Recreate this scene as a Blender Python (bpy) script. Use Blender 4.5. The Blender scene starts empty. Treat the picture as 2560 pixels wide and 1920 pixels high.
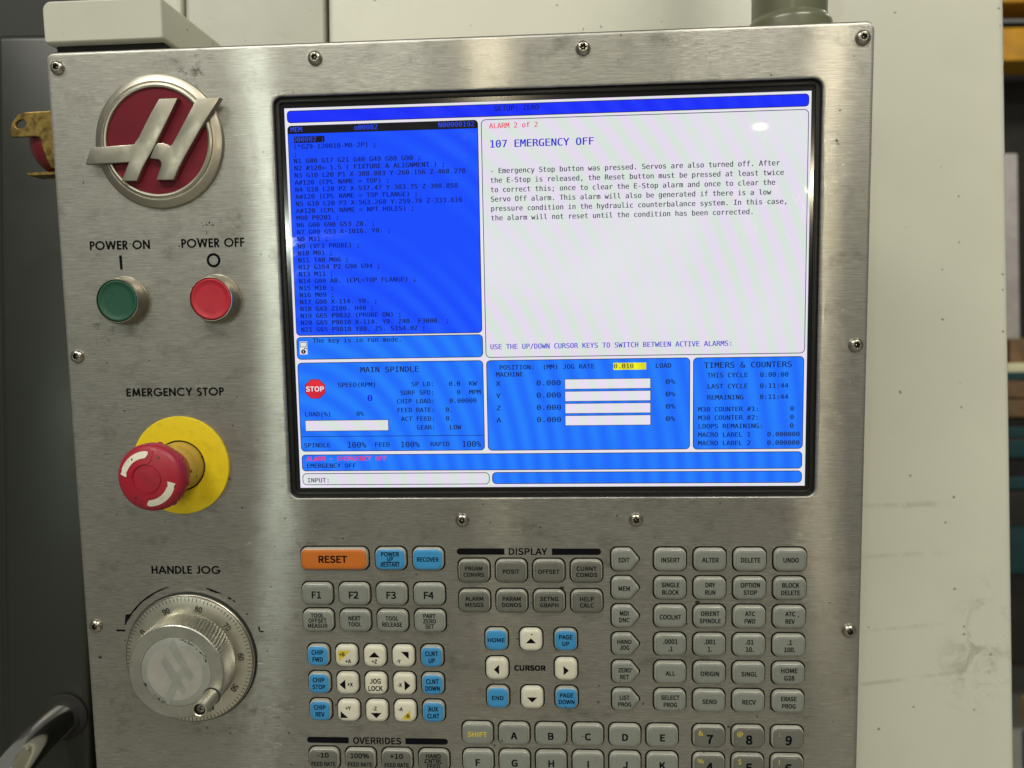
import bpy, bmesh, math, random, os
from mathutils import Matrix, Vector

# ------------------------------------------------------------------ scene, camera, light
scene = bpy.context.scene
COL = scene.collection
EYE = Vector((0.0, 0.0, 1.5))

cam_d = bpy.data.cameras.new('camera')
cam = bpy.data.objects.new('camera', cam_d)
COL.objects.link(cam)
cam.matrix_world = Matrix(((0.999909, 0.013499, 0, EYE.x), (0, 0, -1, EYE.y), (-0.013499, 0.999909, 0, EYE.z), (0, 0, 0, 1)))
cam_d.sensor_width = 36.0
cam_d.lens = 36.0 * 1943.04 / 2560.0
cam_d.clip_start = 0.02
cam_d.clip_end = 60.0
cam_d.dof.use_dof = True
cam_d.dof.focus_distance = 0.46
cam_d.dof.aperture_fstop = 8.0
scene.camera = cam

# pose of the control panel: local x right, y into the panel, z up; the face is y = 0
PANEL = Matrix(((0.998253, 0.058949, -0.004055, 0.02031 + EYE.x),
                (-0.059071, 0.993989, -0.092172, 0.45961 + EYE.y),
                (-0.001402, 0.09225, 0.995735, 0.05071 + EYE.z),
                (0, 0, 0, 1)))

world = bpy.data.worlds.new('World')
scene.world = world
world.use_nodes = True
bg = world.node_tree.nodes['Background']
bg.inputs[0].default_value = (0.29, 0.294, 0.262, 1)
bg.inputs[1].default_value = 0.48

def lamp(name, p, size, power, color, shape='DISK', size_y=None):
    """shop lamp given in panel millimetres (x right, y down, z out), aimed at the panel"""
    d = bpy.data.lights.new(name, 'AREA')
    d.shape = shape
    d.size = size
    if size_y:
        d.size_y = size_y
    d.energy = power
    d.color = color
    o = bpy.data.objects.new(name, d)
    COL.objects.link(o)
    loc = PANEL @ Vector((p[0] / 1000, -p[2] / 1000, -p[1] / 1000))
    tgt = PANEL @ Vector((-0.03, 0, -0.05))
    o.matrix_world = Matrix.Translation(loc) @ (tgt - loc).to_track_quat('-Z', 'Y').to_matrix().to_4x4()
    return o

WARM = (1.0, 0.87, 0.60)
COOL = (0.88, 1.0, 0.86)
lamp('hall_lamp_cool', (-2345, -662, 6000), 0.05, 21, COOL)
lamp('hall_lamp_warm', (-510, -1988, 6000), 0.30, 24, WARM)
lamp('hall_lamp_warm', (1640, -1430, 6000), 0.10, 0.3, WARM, 'ELLIPSE', 0.03)
lamp('hall_lamp_warm', (2115, -983, 6000), 0.09, 20, WARM, 'ELLIPSE', 0.05)
lamp('ceiling_lamp', (-1300, -2350, 2000), 1.7, 56, (1.0, 0.98, 0.88), 'RECTANGLE', 0.55)
lamp('ceiling_lamp', (1300, -2500, 2200), 1.6, 62, (1.0, 0.96, 0.83), 'RECTANGLE', 0.5)

vs = scene.view_settings
vs.view_transform = 'Standard'
vs.look = 'None'
vs.exposure = 0.0
vs.gamma = 1.0
vs.use_curve_mapping = False
scene.render.engine = 'CYCLES'
scene.cycles.use_denoising = True
scene.cycles.max_bounces = 8

# ------------------------------------------------------------------ helpers
def srgb(r, g, b):
    f = lambda c: (c / 255 / 12.92) if c / 255 <= 0.04045 else ((c / 255 + 0.055) / 1.055) ** 2.4
    return (f(r), f(g), f(b))

class Nodes:
    def __init__(self, name):
        self.m = bpy.data.materials.new(name)
        self.m.use_nodes = True
        self.t = self.m.node_tree
        self.n = self.t.nodes
        self.bsdf = self.n['Principled BSDF']
        self.coord = None
    def new(self, kind, **kw):
        x = self.n.new(kind)
        for k, v in kw.items():
            setattr(x, k, v)
        return x
    def link(self, a, b):
        self.t.links.new(a, b)
    def put(self, sock, v):
        if hasattr(v, 'is_linked') or hasattr(v, 'links'):
            self.link(v, sock)
        else:
            sock.default_value = v
    def set(self, name, v):
        if isinstance(v, tuple) and len(v) == 3 and self.bsdf.inputs[name].type == 'RGBA':
            v = (*v, 1)
        self.put(self.bsdf.inputs[name], v)
    def obj(self):
        if not self.coord:
            self.coord = self.new('ShaderNodeTexCoord')
        return self.coord.outputs['Object']
    def mapped(self, scale, loc=(0, 0, 0), rot=(0, 0, 0)):
        mp = self.new('ShaderNodeMapping')
        mp.inputs['Scale'].default_value = scale
        mp.inputs['Location'].default_value = loc
        mp.inputs['Rotation'].default_value = rot
        self.link(self.obj(), mp.inputs[0])
        return mp.outputs[0]
    def noise(self, scale, detail=3.0, rough=0.55, vec=None, dist=0.0):
        x = self.new('ShaderNodeTexNoise')
        x.inputs['Scale'].default_value = scale
        x.inputs['Detail'].default_value = detail
        x.inputs['Roughness'].default_value = rough
        x.inputs['Distortion'].default_value = dist
        self.link(vec if vec else self.obj(), x.inputs['Vector'])
        return x.outputs['Fac']
    def ramp(self, v, lo, hi, a=0.0, b=1.0):
        x = self.new('ShaderNodeMapRange')
        x.interpolation_type = 'SMOOTHSTEP'
        self.put(x.inputs[0], v)
        for i, q in ((1, lo), (2, hi), (3, a), (4, b)):
            x.inputs[i].default_value = q
        return x.outputs[0]
    def math(self, op, a, b=0.0):
        x = self.new('ShaderNodeMath', operation=op)
        self.put(x.inputs[0], a)
        self.put(x.inputs[1], b)
        return x.outputs[0]
    def mix(self, fac, a, b):
        x = self.new('ShaderNodeMix', data_type='RGBA')
        self.put(x.inputs[0], fac)
        for i, q in ((6, a), (7, b)):
            self.put(x.inputs[i], (*q, 1) if isinstance(q, tuple) and len(q) == 3 else q)
        return x.outputs[2]
    def bump(self, h, dist, strength=1.0):
        x = self.new('ShaderNodeBump')
        x.inputs['Strength'].default_value = strength
        x.inputs['Distance'].default_value = dist
        self.link(h, x.inputs['Height'])
        return x.outputs[0]
    def spots(self, scale, size, keep, vec=None):
        """scattered small marks: voronoi cells, only some of which carry a dot"""
        v = self.new('ShaderNodeTexVoronoi')
        v.inputs['Scale'].default_value = scale
        v.inputs['Randomness'].default_value = 1.0
        w = self.new('ShaderNodeVectorMath', operation='ADD')
        src = vec if vec else self.obj()
        nz = self.new('ShaderNodeTexNoise')
        nz.inputs['Scale'].default_value = scale * 2.5
        self.link(src, nz.inputs['Vector'])
        sc = self.new('ShaderNodeVectorMath', operation='SCALE')
        self.link(nz.outputs['Color'], sc.inputs[0])
        sc.inputs['Scale'].default_value = 0.35 / scale
        self.link(src, w.inputs[0])
        self.link(sc.outputs[0], w.inputs[1])
        self.link(w.outputs[0], v.inputs['Vector'])
        sep = self.new('ShaderNodeSeparateColor')
        self.link(v.outputs['Color'], sep.inputs[0])
        on = self.math('GREATER_THAN', sep.outputs[0], 1 - keep)
        sz = self.math('MULTIPLY', sep.outputs[1], size)
        d = self.math('LESS_THAN', v.outputs['Distance'], sz)
        return self.math('MULTIPLY', on, d)
    def near(self, p, r0, r1):
        """1 near the panel point p (mm), falling to 0 at r1"""
        c = self.new('ShaderNodeVectorMath', operation='DISTANCE')
        self.link(self.obj(), c.inputs[0])
        c.inputs[1].default_value = p
        return self.ramp(c.outputs['Value'], r0, r1, 1.0, 0.0)

def plain(name, color, rough=0.5, metal=0.0, spec=0.5, coat=0.0, mottled=0.0, scale=60.0, bump=0.0):
    m = Nodes(name)
    if mottled:
        nz = m.noise(scale, 5, 0.6)
        k = m.ramp(nz, 0.3, 0.7)
        dark = tuple(c * (1 - mottled) for c in color)
        m.set('Base Color', m.mix(k, dark, color))
        m.set('Roughness', m.ramp(nz, 0.3, 0.7, min(1, rough * 1.2), rough * 0.85))
        if bump:
            m.set('Normal', m.bump(nz, bump))
    else:
        m.set('Base Color', color)
        m.set('Roughness', rough)
    m.set('Metallic', metal)
    m.set('Specular IOR Level', spec)
    m.set('Coat Weight', coat)
    return m.m

# ---- brushed stainless sheet
def brushed_steel():
    m = Nodes('brushed_steel')
    line = m.noise(1.0, 3, 0.75, m.mapped((130, 60, 2700)))
    broad = m.noise(1.0, 3, 0.6, m.mapped((26, 8, 900)))
    blotch = m.noise(1.0, 7, 0.7, m.mapped((38, 30, 60)))
    cloud = m.noise(7, 4, 0.55)
    col = m.mix(m.ramp(line, 0.25, 0.75), (0.27, 0.266, 0.247), (0.60, 0.59, 0.552))
    col = m.mix(m.math('MULTIPLY', m.ramp(broad, 0.35, 0.7), 0.35), col, (0.35, 0.34, 0.31))
    grime = m.math('MULTIPLY', m.ramp(blotch, 0.49, 0.74), 0.48)
    col = m.mix(grime, col, (0.12, 0.112, 0.093))
    haze = m.math('MULTIPLY', m.ramp(cloud, 0.40, 0.72), 0.20)
    col = m.mix(haze, col, (0.22, 0.21, 0.18))
    speck = m.spots(105, 0.20, 0.42)
    col = m.mix(m.math('MULTIPLY', speck, 0.85), col, (0.022, 0.02, 0.017))
    fleck = m.spots(260, 0.26, 0.15)
    col = m.mix(m.math('MULTIPLY', fleck, 0.7), col, (0.05, 0.045, 0.035))
    # worn-in dirt around the emblem, the reset key and the jog wheel
    smut = m.noise(150, 6, 0.75)
    for p, r, amt in (((-0.212, 0, 0.139), 0.026, 0.85), ((-0.150, 0, -0.146), 0.030, 0.45), ((-0.268, 0, -0.118), 0.012, 0.7),
                      ((-0.186, 0, 0.050), 0.022, 0.4), ((-0.185, 0, -0.262), 0.035, 0.45), ((-0.268, 0, -0.255), 0.03, 0.4),
                      ((-0.085, 0, -0.238), 0.022, 0.55), ((0.158, 0, -0.192), 0.022, 0.4), ((-0.17, 0, -0.20), 0.03, 0.35),
                      ((-0.272, 0, -0.015), 0.02, 0.5)):
        k = m.math('MULTIPLY', m.near(p, r * 0.1, r), m.ramp(smut, 0.50, 0.66))
        col = m.mix(m.math('MULTIPLY', k, amt), col, (0.055, 0.048, 0.036))
    m.set('Base Color', col)
    m.set('Metallic', 0.93)
    tg = m.new('ShaderNodeCombineXYZ')
    tg.inputs[0].default_value, tg.inputs[1].default_value, tg.inputs[2].default_value = (0.99825, -0.05907, -0.0014)
    m.set('Roughness', m.math('ADD', m.ramp(line, 0.2, 0.8, 0.46, 0.58), m.math('MULTIPLY', grime, 0.3)))
    m.set('Anisotropic', 0.6)
    m.set('Tangent', tg.outputs[0])
    # the drawn grain: fine grooves along the sheet that throw a lamp's image into a tall narrow streak
    groove = m.noise(1.0, 3, 0.65, m.mapped((60, 10, 1500)))
    nrm = m.bump(groove, 0.000022, 1.0)
    m.set('Normal', m.bump(line, 0.000035, 1.0))
    gl = m.new('ShaderNodeBsdfAnisotropic', distribution='BECKMANN')
    m.link(col, gl.inputs['Color'])
    m.put(gl.inputs['Roughness'], m.math('ADD', m.ramp(line, 0.2, 0.8, 0.075, 0.125), m.math('MULTIPLY', grime, 0.05)))
    gl.inputs['Anisotropy'].default_value = 0.95
    m.link(tg.outputs[0], gl.inputs['Tangent'])
    m.link(nrm, gl.inputs['Normal'])
    mx = m.new('ShaderNodeMixShader')
    m.link(m.ramp(m.math('ADD', groove, m.math('MULTIPLY', m.math('SUBTRACT', line, 0.5), 0.6)), 0.25, 0.75, 0.06, 0.36), mx.inputs[0])
    m.link(m.bsdf.outputs[0], mx.inputs[1])
    m.link(gl.outputs[0], mx.inputs[2])
    m.link(mx.outputs[0], m.n['Material Output'].inputs['Surface'])
    return m.m

def cream_paint(name, base, speck_keep=0.10, smear=0.5):
    m = Nodes(name)
    cloud = m.noise(5, 5, 0.6)
    col = m.mix(m.ramp(cloud, 0.35, 0.7), base, tuple(c * 0.90 for c in base))
    smudge = m.noise(22, 6, 0.7, dist=0.8)
    col = m.mix(m.math('MULTIPLY', m.ramp(smudge, 0.60, 0.78), smear), col, (0.24, 0.25, 0.19))
    drip = m.noise(1.0, 4, 0.6, m.mapped((26, 20, 3)))
    col = m.mix(m.math('MULTIPLY', m.ramp(drip, 0.58, 0.75), smear * 0.35), col, (0.33, 0.31, 0.22))
    sp = m.spots(70, 0.16, speck_keep)
    col = m.mix(m.math('MULTIPLY', sp, 0.8), col, (0.06, 0.055, 0.04))
    sp2 = m.spots(180, 0.2, speck_keep * 0.6)
    col = m.mix(m.math('MULTIPLY', sp2, 0.6), col, (0.10, 0.09, 0.07))
    m.set('Base Color', col)
    m.set('Roughness', m.ramp(smudge, 0.3, 0.8, 0.36, 0.55))
    m.set('Normal', m.bump(m.noise(420, 2, 0.5), 0.00012, 0.5))
    return m.m

def cabinet_paint():
    """door paint with scuffs low down on its right-hand side"""
    m = Nodes('cabinet_paint')
    base = (0.565, 0.562, 0.485)
    cloud = m.noise(5, 5, 0.6)
    col = m.mix(m.ramp(cloud, 0.35, 0.7), base, tuple(c * 0.92 for c in base))
    sp = m.spots(60, 0.12, 0.20)
    col = m.mix(m.math('MULTIPLY', sp, 0.6), col, (0.07, 0.065, 0.05))
    sp2 = m.spots(150, 0.2, 0.06)
    col = m.mix(m.math('MULTIPLY', sp2, 0.7), col, (0.08, 0.075, 0.06))
    rub = m.noise(45, 6, 0.72, dist=1.2)
    wob = m.noise(14, 3, 0.5)
    def scuff(cx, cz, half, thick, tilt, amt):
        nonlocal col
        v = m.mapped((1, 1, 1), (-cx, 0, -cz))
        rt = m.new('ShaderNodeVectorRotate', rotation_type='Y_AXIS')
        m.link(v, rt.inputs['Vector'])
        rt.inputs['Angle'].default_value = tilt
        s = m.new('ShaderNodeSeparateXYZ')
        m.link(rt.outputs[0], s.inputs[0])
        z = m.math('ADD', s.outputs[2], m.math('MULTIPLY', m.math('SUBTRACT', wob, 0.5), thick * 2.5))
        k = m.math('MULTIPLY', m.ramp(m.math('ABSOLUTE', z), thick * 0.2, thick, 1, 0), m.ramp(m.math('ABSOLUTE', s.outputs[0]), half * 0.5, half, 1, 0))
        k = m.math('MULTIPLY', k, m.ramp(rub, 0.38, 0.62))
        col = m.mix(m.math('MULTIPLY', k, amt), col, (0.13, 0.125, 0.09))
    def blot(cx, cz, r, amt):
        nonlocal col
        k = m.math('MULTIPLY', m.near((cx, 0, cz), r * 0.2, r), m.ramp(rub, 0.47, 0.63))
        col = m.mix(m.math('MULTIPLY', k, amt), col, (0.17, 0.175, 0.13))
    K = 0.60 / 0.78
    CAB_MARKS(lambda cx, cz, h, t, a, q: scuff(cx * K, cz * K, h * K, t * K, a, q), lambda cx, cz, r, q: blot(cx * K, cz * K, r * K, q))
    m.set('Base Color', col)
    m.set('Roughness', m.ramp(rub, 0.3, 0.8, 0.34, 0.5))
    m.set('Normal', m.bump(m.noise(420, 2, 0.5), 0.00012, 0.5))
    return m.m

# marks in the cabinet's own coordinates (metres right of its centre, metres from the panel's height)
def CAB_MARKS(scuff, blot):
    scuff(0.375, -0.125, 0.07, 0.004, 0.0, 0.28)
    scuff(0.385, -0.176, 0.06, 0.0035, 0.02, 0.18)
    scuff(0.395, -0.300, 0.075, 0.003, 0.10, 0.26)
    scuff(0.385, -0.250, 0.06, 0.003, 0.06, 0.2)
    blot(0.468, -0.245, 0.05, 0.55)
    blot(0.462, -0.292, 0.06, 0.5)
    blot(0.475, -0.205, 0.03, 0.45)
    blot(0.385, -0.02, 0.02, 0.3)

def dirty_plastic(name, color, rough=0.38, amt=0.35, scale=120, spec=0.5, fleck=0.16):
    m = Nodes(name)
    own = m.new('ShaderNodeObjectInfo')     # every piece carries its own dirt
    sh = m.new('ShaderNodeVectorMath', operation='MULTIPLY_ADD')
    m.link(own.outputs['Random'], sh.inputs[0])
    sh.inputs[1].default_value = (3.7, 9.1, 6.3)
    m.link(m.obj(), sh.inputs[2])
    m.obj = lambda: sh.outputs[0]
    tone = m.ramp(own.outputs['Random'], 0.0, 1.0, 0.0, 0.22)
    color0, color = color, m.mix(tone, color, tuple(c * 0.6 for c in color))
    nz = m.noise(scale, 6, 0.7)
    col = m.mix(m.math('MULTIPLY', m.ramp(nz, 0.50, 0.75), amt), color, tuple(c * 0.30 for c in color0))
    sp = m.spots(280 if fleck > 0.1 else 420, 0.30, fleck)
    col = m.mix(m.math('MULTIPLY', sp, 0.85), col, (0.02, 0.018, 0.014))
    m.set('Base Color', col)
    m.set('Roughness', m.ramp(nz, 0.3, 0.75, rough, min(1, rough + 0.2)))
    m.set('Specular IOR Level', spec)
    m.set('Normal', m.bump(nz, 0.00006, 0.4))
    return m.m

def lit(name, color, strength=1.0, stripes=False):
    """a patch of the glowing screen, seen through smooth glass"""
    m = Nodes(name)
    m.set('Base Color', (0.006, 0.006, 0.008))
    m.set('Roughness', m.ramp(m.noise(14, 6, 0.7, dist=1.0), 0.45, 0.75, 0.012, 0.16))
    m.set('Specular IOR Level', 0.5)
    c = color
    # faint coloured banding and uneven backlight of the panel
    w = m.new('ShaderNodeTexWave', wave_type='RINGS', rings_direction='Y')
    w.inputs['Scale'].default_value = 1.0
    w.inputs['Distortion'].default_value = 1.6
    w.inputs['Detail'].default_value = 1.0
    w.inputs['Detail Scale'].default_value = 0.3
    mp = m.mapped((30, 0, 24), (30 * 0.16, 0, 24 * 0.13))
    m.link(mp, w.inputs['Vector'])
    patch = m.ramp(m.noise(8, 2, 0.5), 0.32, 0.56)
    band = m.math('MULTIPLY', w.outputs['Fac'], patch)
    if stripes:
        c = m.mix(w.outputs['Fac'], tuple(x * y for x, y in zip(color, (0.88, 1.0, 0.85))), tuple(x * y for x, y in zip(color, (1.02, 0.90, 1.05))))
        c = m.mix(m.math('SUBTRACT', 1.0, patch), c, color)
    else:
        lift = (color[0] * 1.3 + 0.004, min(1, color[1] * 1.35 + 0.006), color[2])
        c = m.mix(m.math('MULTIPLY', band, 0.7), tuple(x * y for x, y in zip(color, (0.9, 0.86, 0.98))), lift)
    m.set('Emission Color', c if not isinstance(c, tuple) else (*c, 1))
    m.set('Emission Strength', strength)
    return m.m

M = {}
M['steel'] = brushed_steel()
M['cabinet'] = cabinet_paint()
M['cream'] = cream_paint('cream_paint', (0.49, 0.488, 0.42), 0.12, 0.75)
M['cream_dirty'] = cream_paint('cream_paint_dirty', (0.42, 0.418, 0.36), 0.30, 0.7)
M['gap'] = plain('gap_black', (0.006, 0.006, 0.005), 0.8)
M['housing'] = plain('housing_paint', (0.45, 0.43, 0.33), 0.45, mottled=0.15)
M['black_gloss'] = plain('black_glass', (0.006, 0.006, 0.007), 0.12)
M['black_frame'] = plain('black_frame', (0.008, 0.008, 0.008), 0.32, mottled=0.4, scale=90, spec=0.35)
M['print'] = plain('black_print', (0.004, 0.004, 0.006), 0.7, spec=0.06)
M['yellow_print'] = plain('yellow_print', (0.55, 0.42, 0.03), 0.5)
M['white_print'] = dirty_plastic('white_print', (0.66, 0.63, 0.52), 0.5, 0.4, 160)
M['nickel'] = plain('satin_nickel', (0.40, 0.365, 0.29), 0.30, 1.0, mottled=0.25, scale=140)
M['emblem_metal'] = plain('emblem_metal', (0.44, 0.41, 0.34), 0.38, 1.0, mottled=0.18, scale=90)
M['emblem_red'] = plain('emblem_red', (0.15, 0.005, 0.016), 0.42, mottled=0.25, scale=40, spec=0.22)
M['screw'] = plain('screw_steel', (0.46, 0.43, 0.37), 0.27, 1.0, mottled=0.3, scale=300)
M['screw_dark'] = plain('screw_recess', (0.03, 0.027, 0.022), 0.5, 0.7)
M['red_cap'] = dirty_plastic('red_button', (0.40, 0.009, 0.026), 0.48, 0.35)
M['green_cap'] = dirty_plastic('green_button', (0.005, 0.068, 0.038), 0.48, 0.4)
M['estop_red'] = dirty_plastic('mushroom_red', (0.34, 0.008, 0.027), 0.36, 0.45, 90)
M['estop_yellow'] = dirty_plastic('safety_yellow', (0.70, 0.52, 0.010), 0.5, 0.30, 150, 0.3)
M['collar_yellow'] = dirty_plastic('collar_yellow', (0.50, 0.33, 0.05), 0.42, 0.4, 150)
M['neck_orange_reflection'] = dirty_plastic('neck_orange_reflection', (0.36, 0.08, 0.02), 0.45, 0.3, 150)  # the red head's reflection on the neck, painted as orange
M['dial'] = plain('dial_satin', (0.64, 0.61, 0.52), 0.36, 1.0, mottled=0.15, scale=110)
M['knob'] = plain('knob_satin', (0.47, 0.47, 0.42), 0.40, 0.9, mottled=0.30, scale=70)
M['knob_insert'] = plain('insert_grey', (0.30, 0.31, 0.28), 0.42, 0.25, mottled=0.2, scale=90)
M['insert_pale'] = plain('insert_pale', (0.36, 0.35, 0.32), 0.45, 0.25, mottled=0.15, scale=90)
M['engrave'] = plain('engraved_mark', (0.025, 0.021, 0.015), 0.7, 0.0, spec=0.1)
M['key_grey'] = dirty_plastic('key_grey', (0.19, 0.203, 0.18), 0.18, 0.16, 70, fleck=0.035)
M['key_dark'] = dirty_plastic('key_dark_grey', (0.12, 0.122, 0.105), 0.18, 0.16, 70, fleck=0.035)
M['key_rim'] = dirty_plastic('key_rim', (0.33, 0.332, 0.285), 0.2, 0.15, 90, fleck=0.035)
M['key_white'] = dirty_plastic('key_white', (0.58, 0.565, 0.465), 0.24, 0.16, 80, fleck=0.035)
M['key_blue'] = dirty_plastic('key_blue', (0.035, 0.235, 0.50), 0.26, 0.14, 80, fleck=0.035)
M['key_orange'] = dirty_plastic('key_orange', (0.50, 0.135, 0.012), 0.28, 0.30, 60, fleck=0.035)
M['well_shade'] = plain('key_well_shade', (0.006, 0.0055, 0.005), 0.8, spec=0.05)  # flat black ring: key gap with its contact shadow painted in
M['chrome'] = plain('chrome', (0.90, 0.88, 0.83), 0.12, 1.0)
M['door'] = plain('door_paint', (0.013, 0.0145, 0.011), 0.36, mottled=0.2, scale=6)
M['dark'] = plain('dark_interior', (0.012, 0.013, 0.011), 0.6)
M['post'] = plain('post_paint', (0.13, 0.135, 0.085), 0.28, mottled=0.15, scale=30)
M['brass'] = plain('old_brass', (0.37, 0.25, 0.075), 0.42, 0.85, mottled=0.8, scale=170, bump=0.0002)
M['brass_red'] = plain('red_barrel', (0.13, 0.008, 0.014), 0.35, mottled=0.3, scale=80)

# screen colours
M['s_white'] = lit('screen_white', srgb(232, 230, 240), 1.0, True)
M['s_paper'] = lit('screen_paper', srgb(226, 227, 232), 1.0, True)
M['s_bar'] = lit('screen_bar_blue', srgb(14, 42, 250))
M['s_blue'] = lit('screen_blue', srgb(10, 78, 254))
M['s_blue2'] = lit('screen_light_blue', srgb(22, 114, 252))
M['s_line'] = lit('screen_line', srgb(8, 12, 60))
M['s_black'] = lit('screen_black', srgb(10, 10, 14))
M['s_ink'] = lit('screen_ink', srgb(2, 6, 44))
M['s_ink2'] = lit('screen_ink_dark', srgb(30, 27, 56))
M['s_title'] = lit('screen_title_blue', srgb(46, 40, 205))
M['s_hdr'] = lit('screen_header_blue', srgb(40, 70, 225))
M['s_red'] = lit('screen_red', srgb(230, 56, 84))
M['s_red2'] = lit('screen_sign_red', srgb(214, 36, 52))
M['s_signrim'] = lit('screen_sign_rim', srgb(130, 24, 70))
M['s_yellow'] = lit('screen_yellow', srgb(226, 228, 28))
M['s_zero'] = lit('screen_zero_blue', srgb(10, 10, 225))

def P(x, y, z=0.0):
    """panel millimetres (x right, y down, z out of the face) -> local metres"""
    return Vector((x / 1000, -z / 1000, -y / 1000))

class MB:
    """collects faces in panel millimetres"""
    def __init__(self):
        self.v, self.f, self.mi = [], [], []
    def vert(self, x, y, z):
        self.v.append(P(x, y, z))
        return len(self.v) - 1
    def face(self, idx, mi=0):
        self.f.append(tuple(idx))
        self.mi.append(mi)
    def poly(self, pts, z, mi=0):
        self.face([self.vert(x, y, z) for x, y in pts][::-1], mi)
    def loops(self, loops, mis=None, cap_last=True, cap_first=False):
        """loops: lists of (x,y,z), clockwise seen from the front"""
        ids = [[self.vert(*p) for p in L] for L in loops]
        for k in range(len(ids) - 1):
            a, b = ids[k], ids[k + 1]
            n = len(a)
            mi = mis[k] if mis else 0
            for i in range(n):
                j = (i + 1) % n
                self.face((a[i], b[i], b[j], a[j]), mi)
        if cap_last:
            self.face(ids[-1][::-1], mis[-1] if mis else 0)
        if cap_first:
            self.face(ids[0], mis[0] if mis else 0)
    def lathe(self, prof, n=64, mis=None, cap_last=True, cx=0, cy=0):
        self.loops([[(cx + r * math.cos(2 * math.pi * i / n), cy + r * math.sin(2 * math.pi * i / n), z) for i in range(n)] for r, z in prof], mis, cap_last)
    def box(self, x0, x1, y0, y1, z0, z1, mi=0):
        self.loops([[(x0, y0, z), (x1, y0, z), (x1, y1, z), (x0, y1, z)] for z in (z0, z1)], None, True, True)
    def mesh(self, name, mats, smooth=None):
        me = bpy.data.meshes.new(name)
        me.from_pydata(self.v, [], self.f)
        for m in mats:
            me.materials.append(M[m])
        me.polygons.foreach_set('material_index', self.mi)
        bm = bmesh.new()
        bm.from_mesh(me)
        bmesh.ops.recalc_face_normals(bm, faces=bm.faces)
        bm.to_mesh(me)
        bm.free()
        if smooth is not None:
            me.polygons.foreach_set('use_smooth', [True] * len(me.polygons))
            me.set_sharp_from_angle(angle=math.radians(smooth))
            for p in me.polygons:
                if len(p.vertices) > 8:
                    p.use_smooth = False
        me.update()
        return me

def add(name, me, parent=None, at=(0, 0, 0), label=None):
    o = bpy.data.objects.new(name, me)
    COL.objects.link(o)
    if parent:
        o.parent = parent
    o.location = P(*at)
    if label:
        o['label'] = label
    return o

def thing(name, label, cat, matrix=None, group=None):
    o = bpy.data.objects.new(name, None)
    o.empty_display_size = 0.05
    COL.objects.link(o)
    if matrix:
        o.matrix_world = matrix
    o['label'] = label
    o['category'] = cat
    if group:
        o['group'] = group
    return o

def rounded(poly, r, seg=5):
    """rounded convex polygon, points in order"""
    out = []
    n = len(poly)
    for i in range(n):
        p0, p, p1 = Vector(poly[i - 1]), Vector(poly[i]), Vector(poly[(i + 1) % n])
        a, b = (p0 - p).normalized(), (p1 - p).normalized()
        ang = a.angle(b)
        rr = r[i] if isinstance(r, (list, tuple)) else r
        d = min(rr / math.tan(ang / 2), 0.49 * min((p0 - p).length, (p1 - p).length))
        rr = d * math.tan(ang / 2)
        c = p + (a + b).normalized() * (rr / math.sin(ang / 2))
        s, e = p + a * d - c, p + b * d - c
        a0 = math.atan2(s.y, s.x)
        da = math.atan2(e.y, e.x) - a0
        while da > math.pi: da -= 2 * math.pi
        while da < -math.pi: da += 2 * math.pi
        for k in range(seg + 1):
            t = a0 + da * k / seg
            out.append((c.x + rr * math.cos(t), c.y + rr * math.sin(t)))
    return out

def inset(poly, d):
    n = len(poly)
    out = []
    area = sum(poly[i - 1][0] * poly[i][1] - poly[i][0] * poly[i - 1][1] for i in range(n))
    sg = 1 if area > 0 else -1
    for i in range(n):
        p0, p, p1 = Vector(poly[i - 1]), Vector(poly[i]), Vector(poly[(i + 1) % n])
        e0, e1 = (p - p0).normalized(), (p1 - p).normalized()
        n0, n1 = Vector((-e0.y, e0.x)) * sg, Vector((-e1.y, e1.x)) * sg
        k = (n0 + n1)
        k = k / max(0.2, k.dot(n0)) if k.length > 1e-6 else n0
        out.append(tuple(p + k * d))
    return out

def rect(w, h, cx=0, cy=0):
    return [(cx - w / 2, cy - h / 2), (cx + w / 2, cy - h / 2), (cx + w / 2, cy + h / 2), (cx - w / 2, cy + h / 2)]

def prism(name, pts, z0, z1, mats, parent=None, at=(0, 0, 0), bevel=0.0, seg=2, label=None):
    bm = bmesh.new()
    lo = [bm.verts.new(P(x, y, z0)) for x, y in pts]
    hi = [bm.verts.new(P(x, y, z1)) for x, y in pts]
    n = len(pts)
    bm.faces.new(lo)
    top = bm.faces.new(hi)
    for i in range(n):
        bm.faces.new((lo[i], lo[(i + 1) % n], hi[(i + 1) % n], hi[i]))
    bmesh.ops.recalc_face_normals(bm, faces=bm.faces)
    if bevel:
        bmesh.ops.bevel(bm, geom=[e for e in top.edges], offset=bevel / 1000, segments=seg, profile=0.6, affect='EDGES', clamp_overlap=True)
    bmesh.ops.triangulate(bm, faces=[f for f in bm.faces if len(f.verts) > 4])
    me = bpy.data.meshes.new(name)
    bm.to_mesh(me)
    bm.free()
    for m in mats:
        me.materials.append(M[m])
    if bevel:
        me.polygons.foreach_set('use_smooth', [p.normal.y > -0.999 for p in me.polygons])
        me.set_sharp_from_angle(angle=math.radians(35))
    return add(name, me, parent, at, label)

def flat(name, pts, z, mat, parent, at=(0, 0, 0), label=None):
    b = MB()
    b.poly(pts, z)
    return add(name, b.mesh(name, [mat]), parent, at, label)

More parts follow.
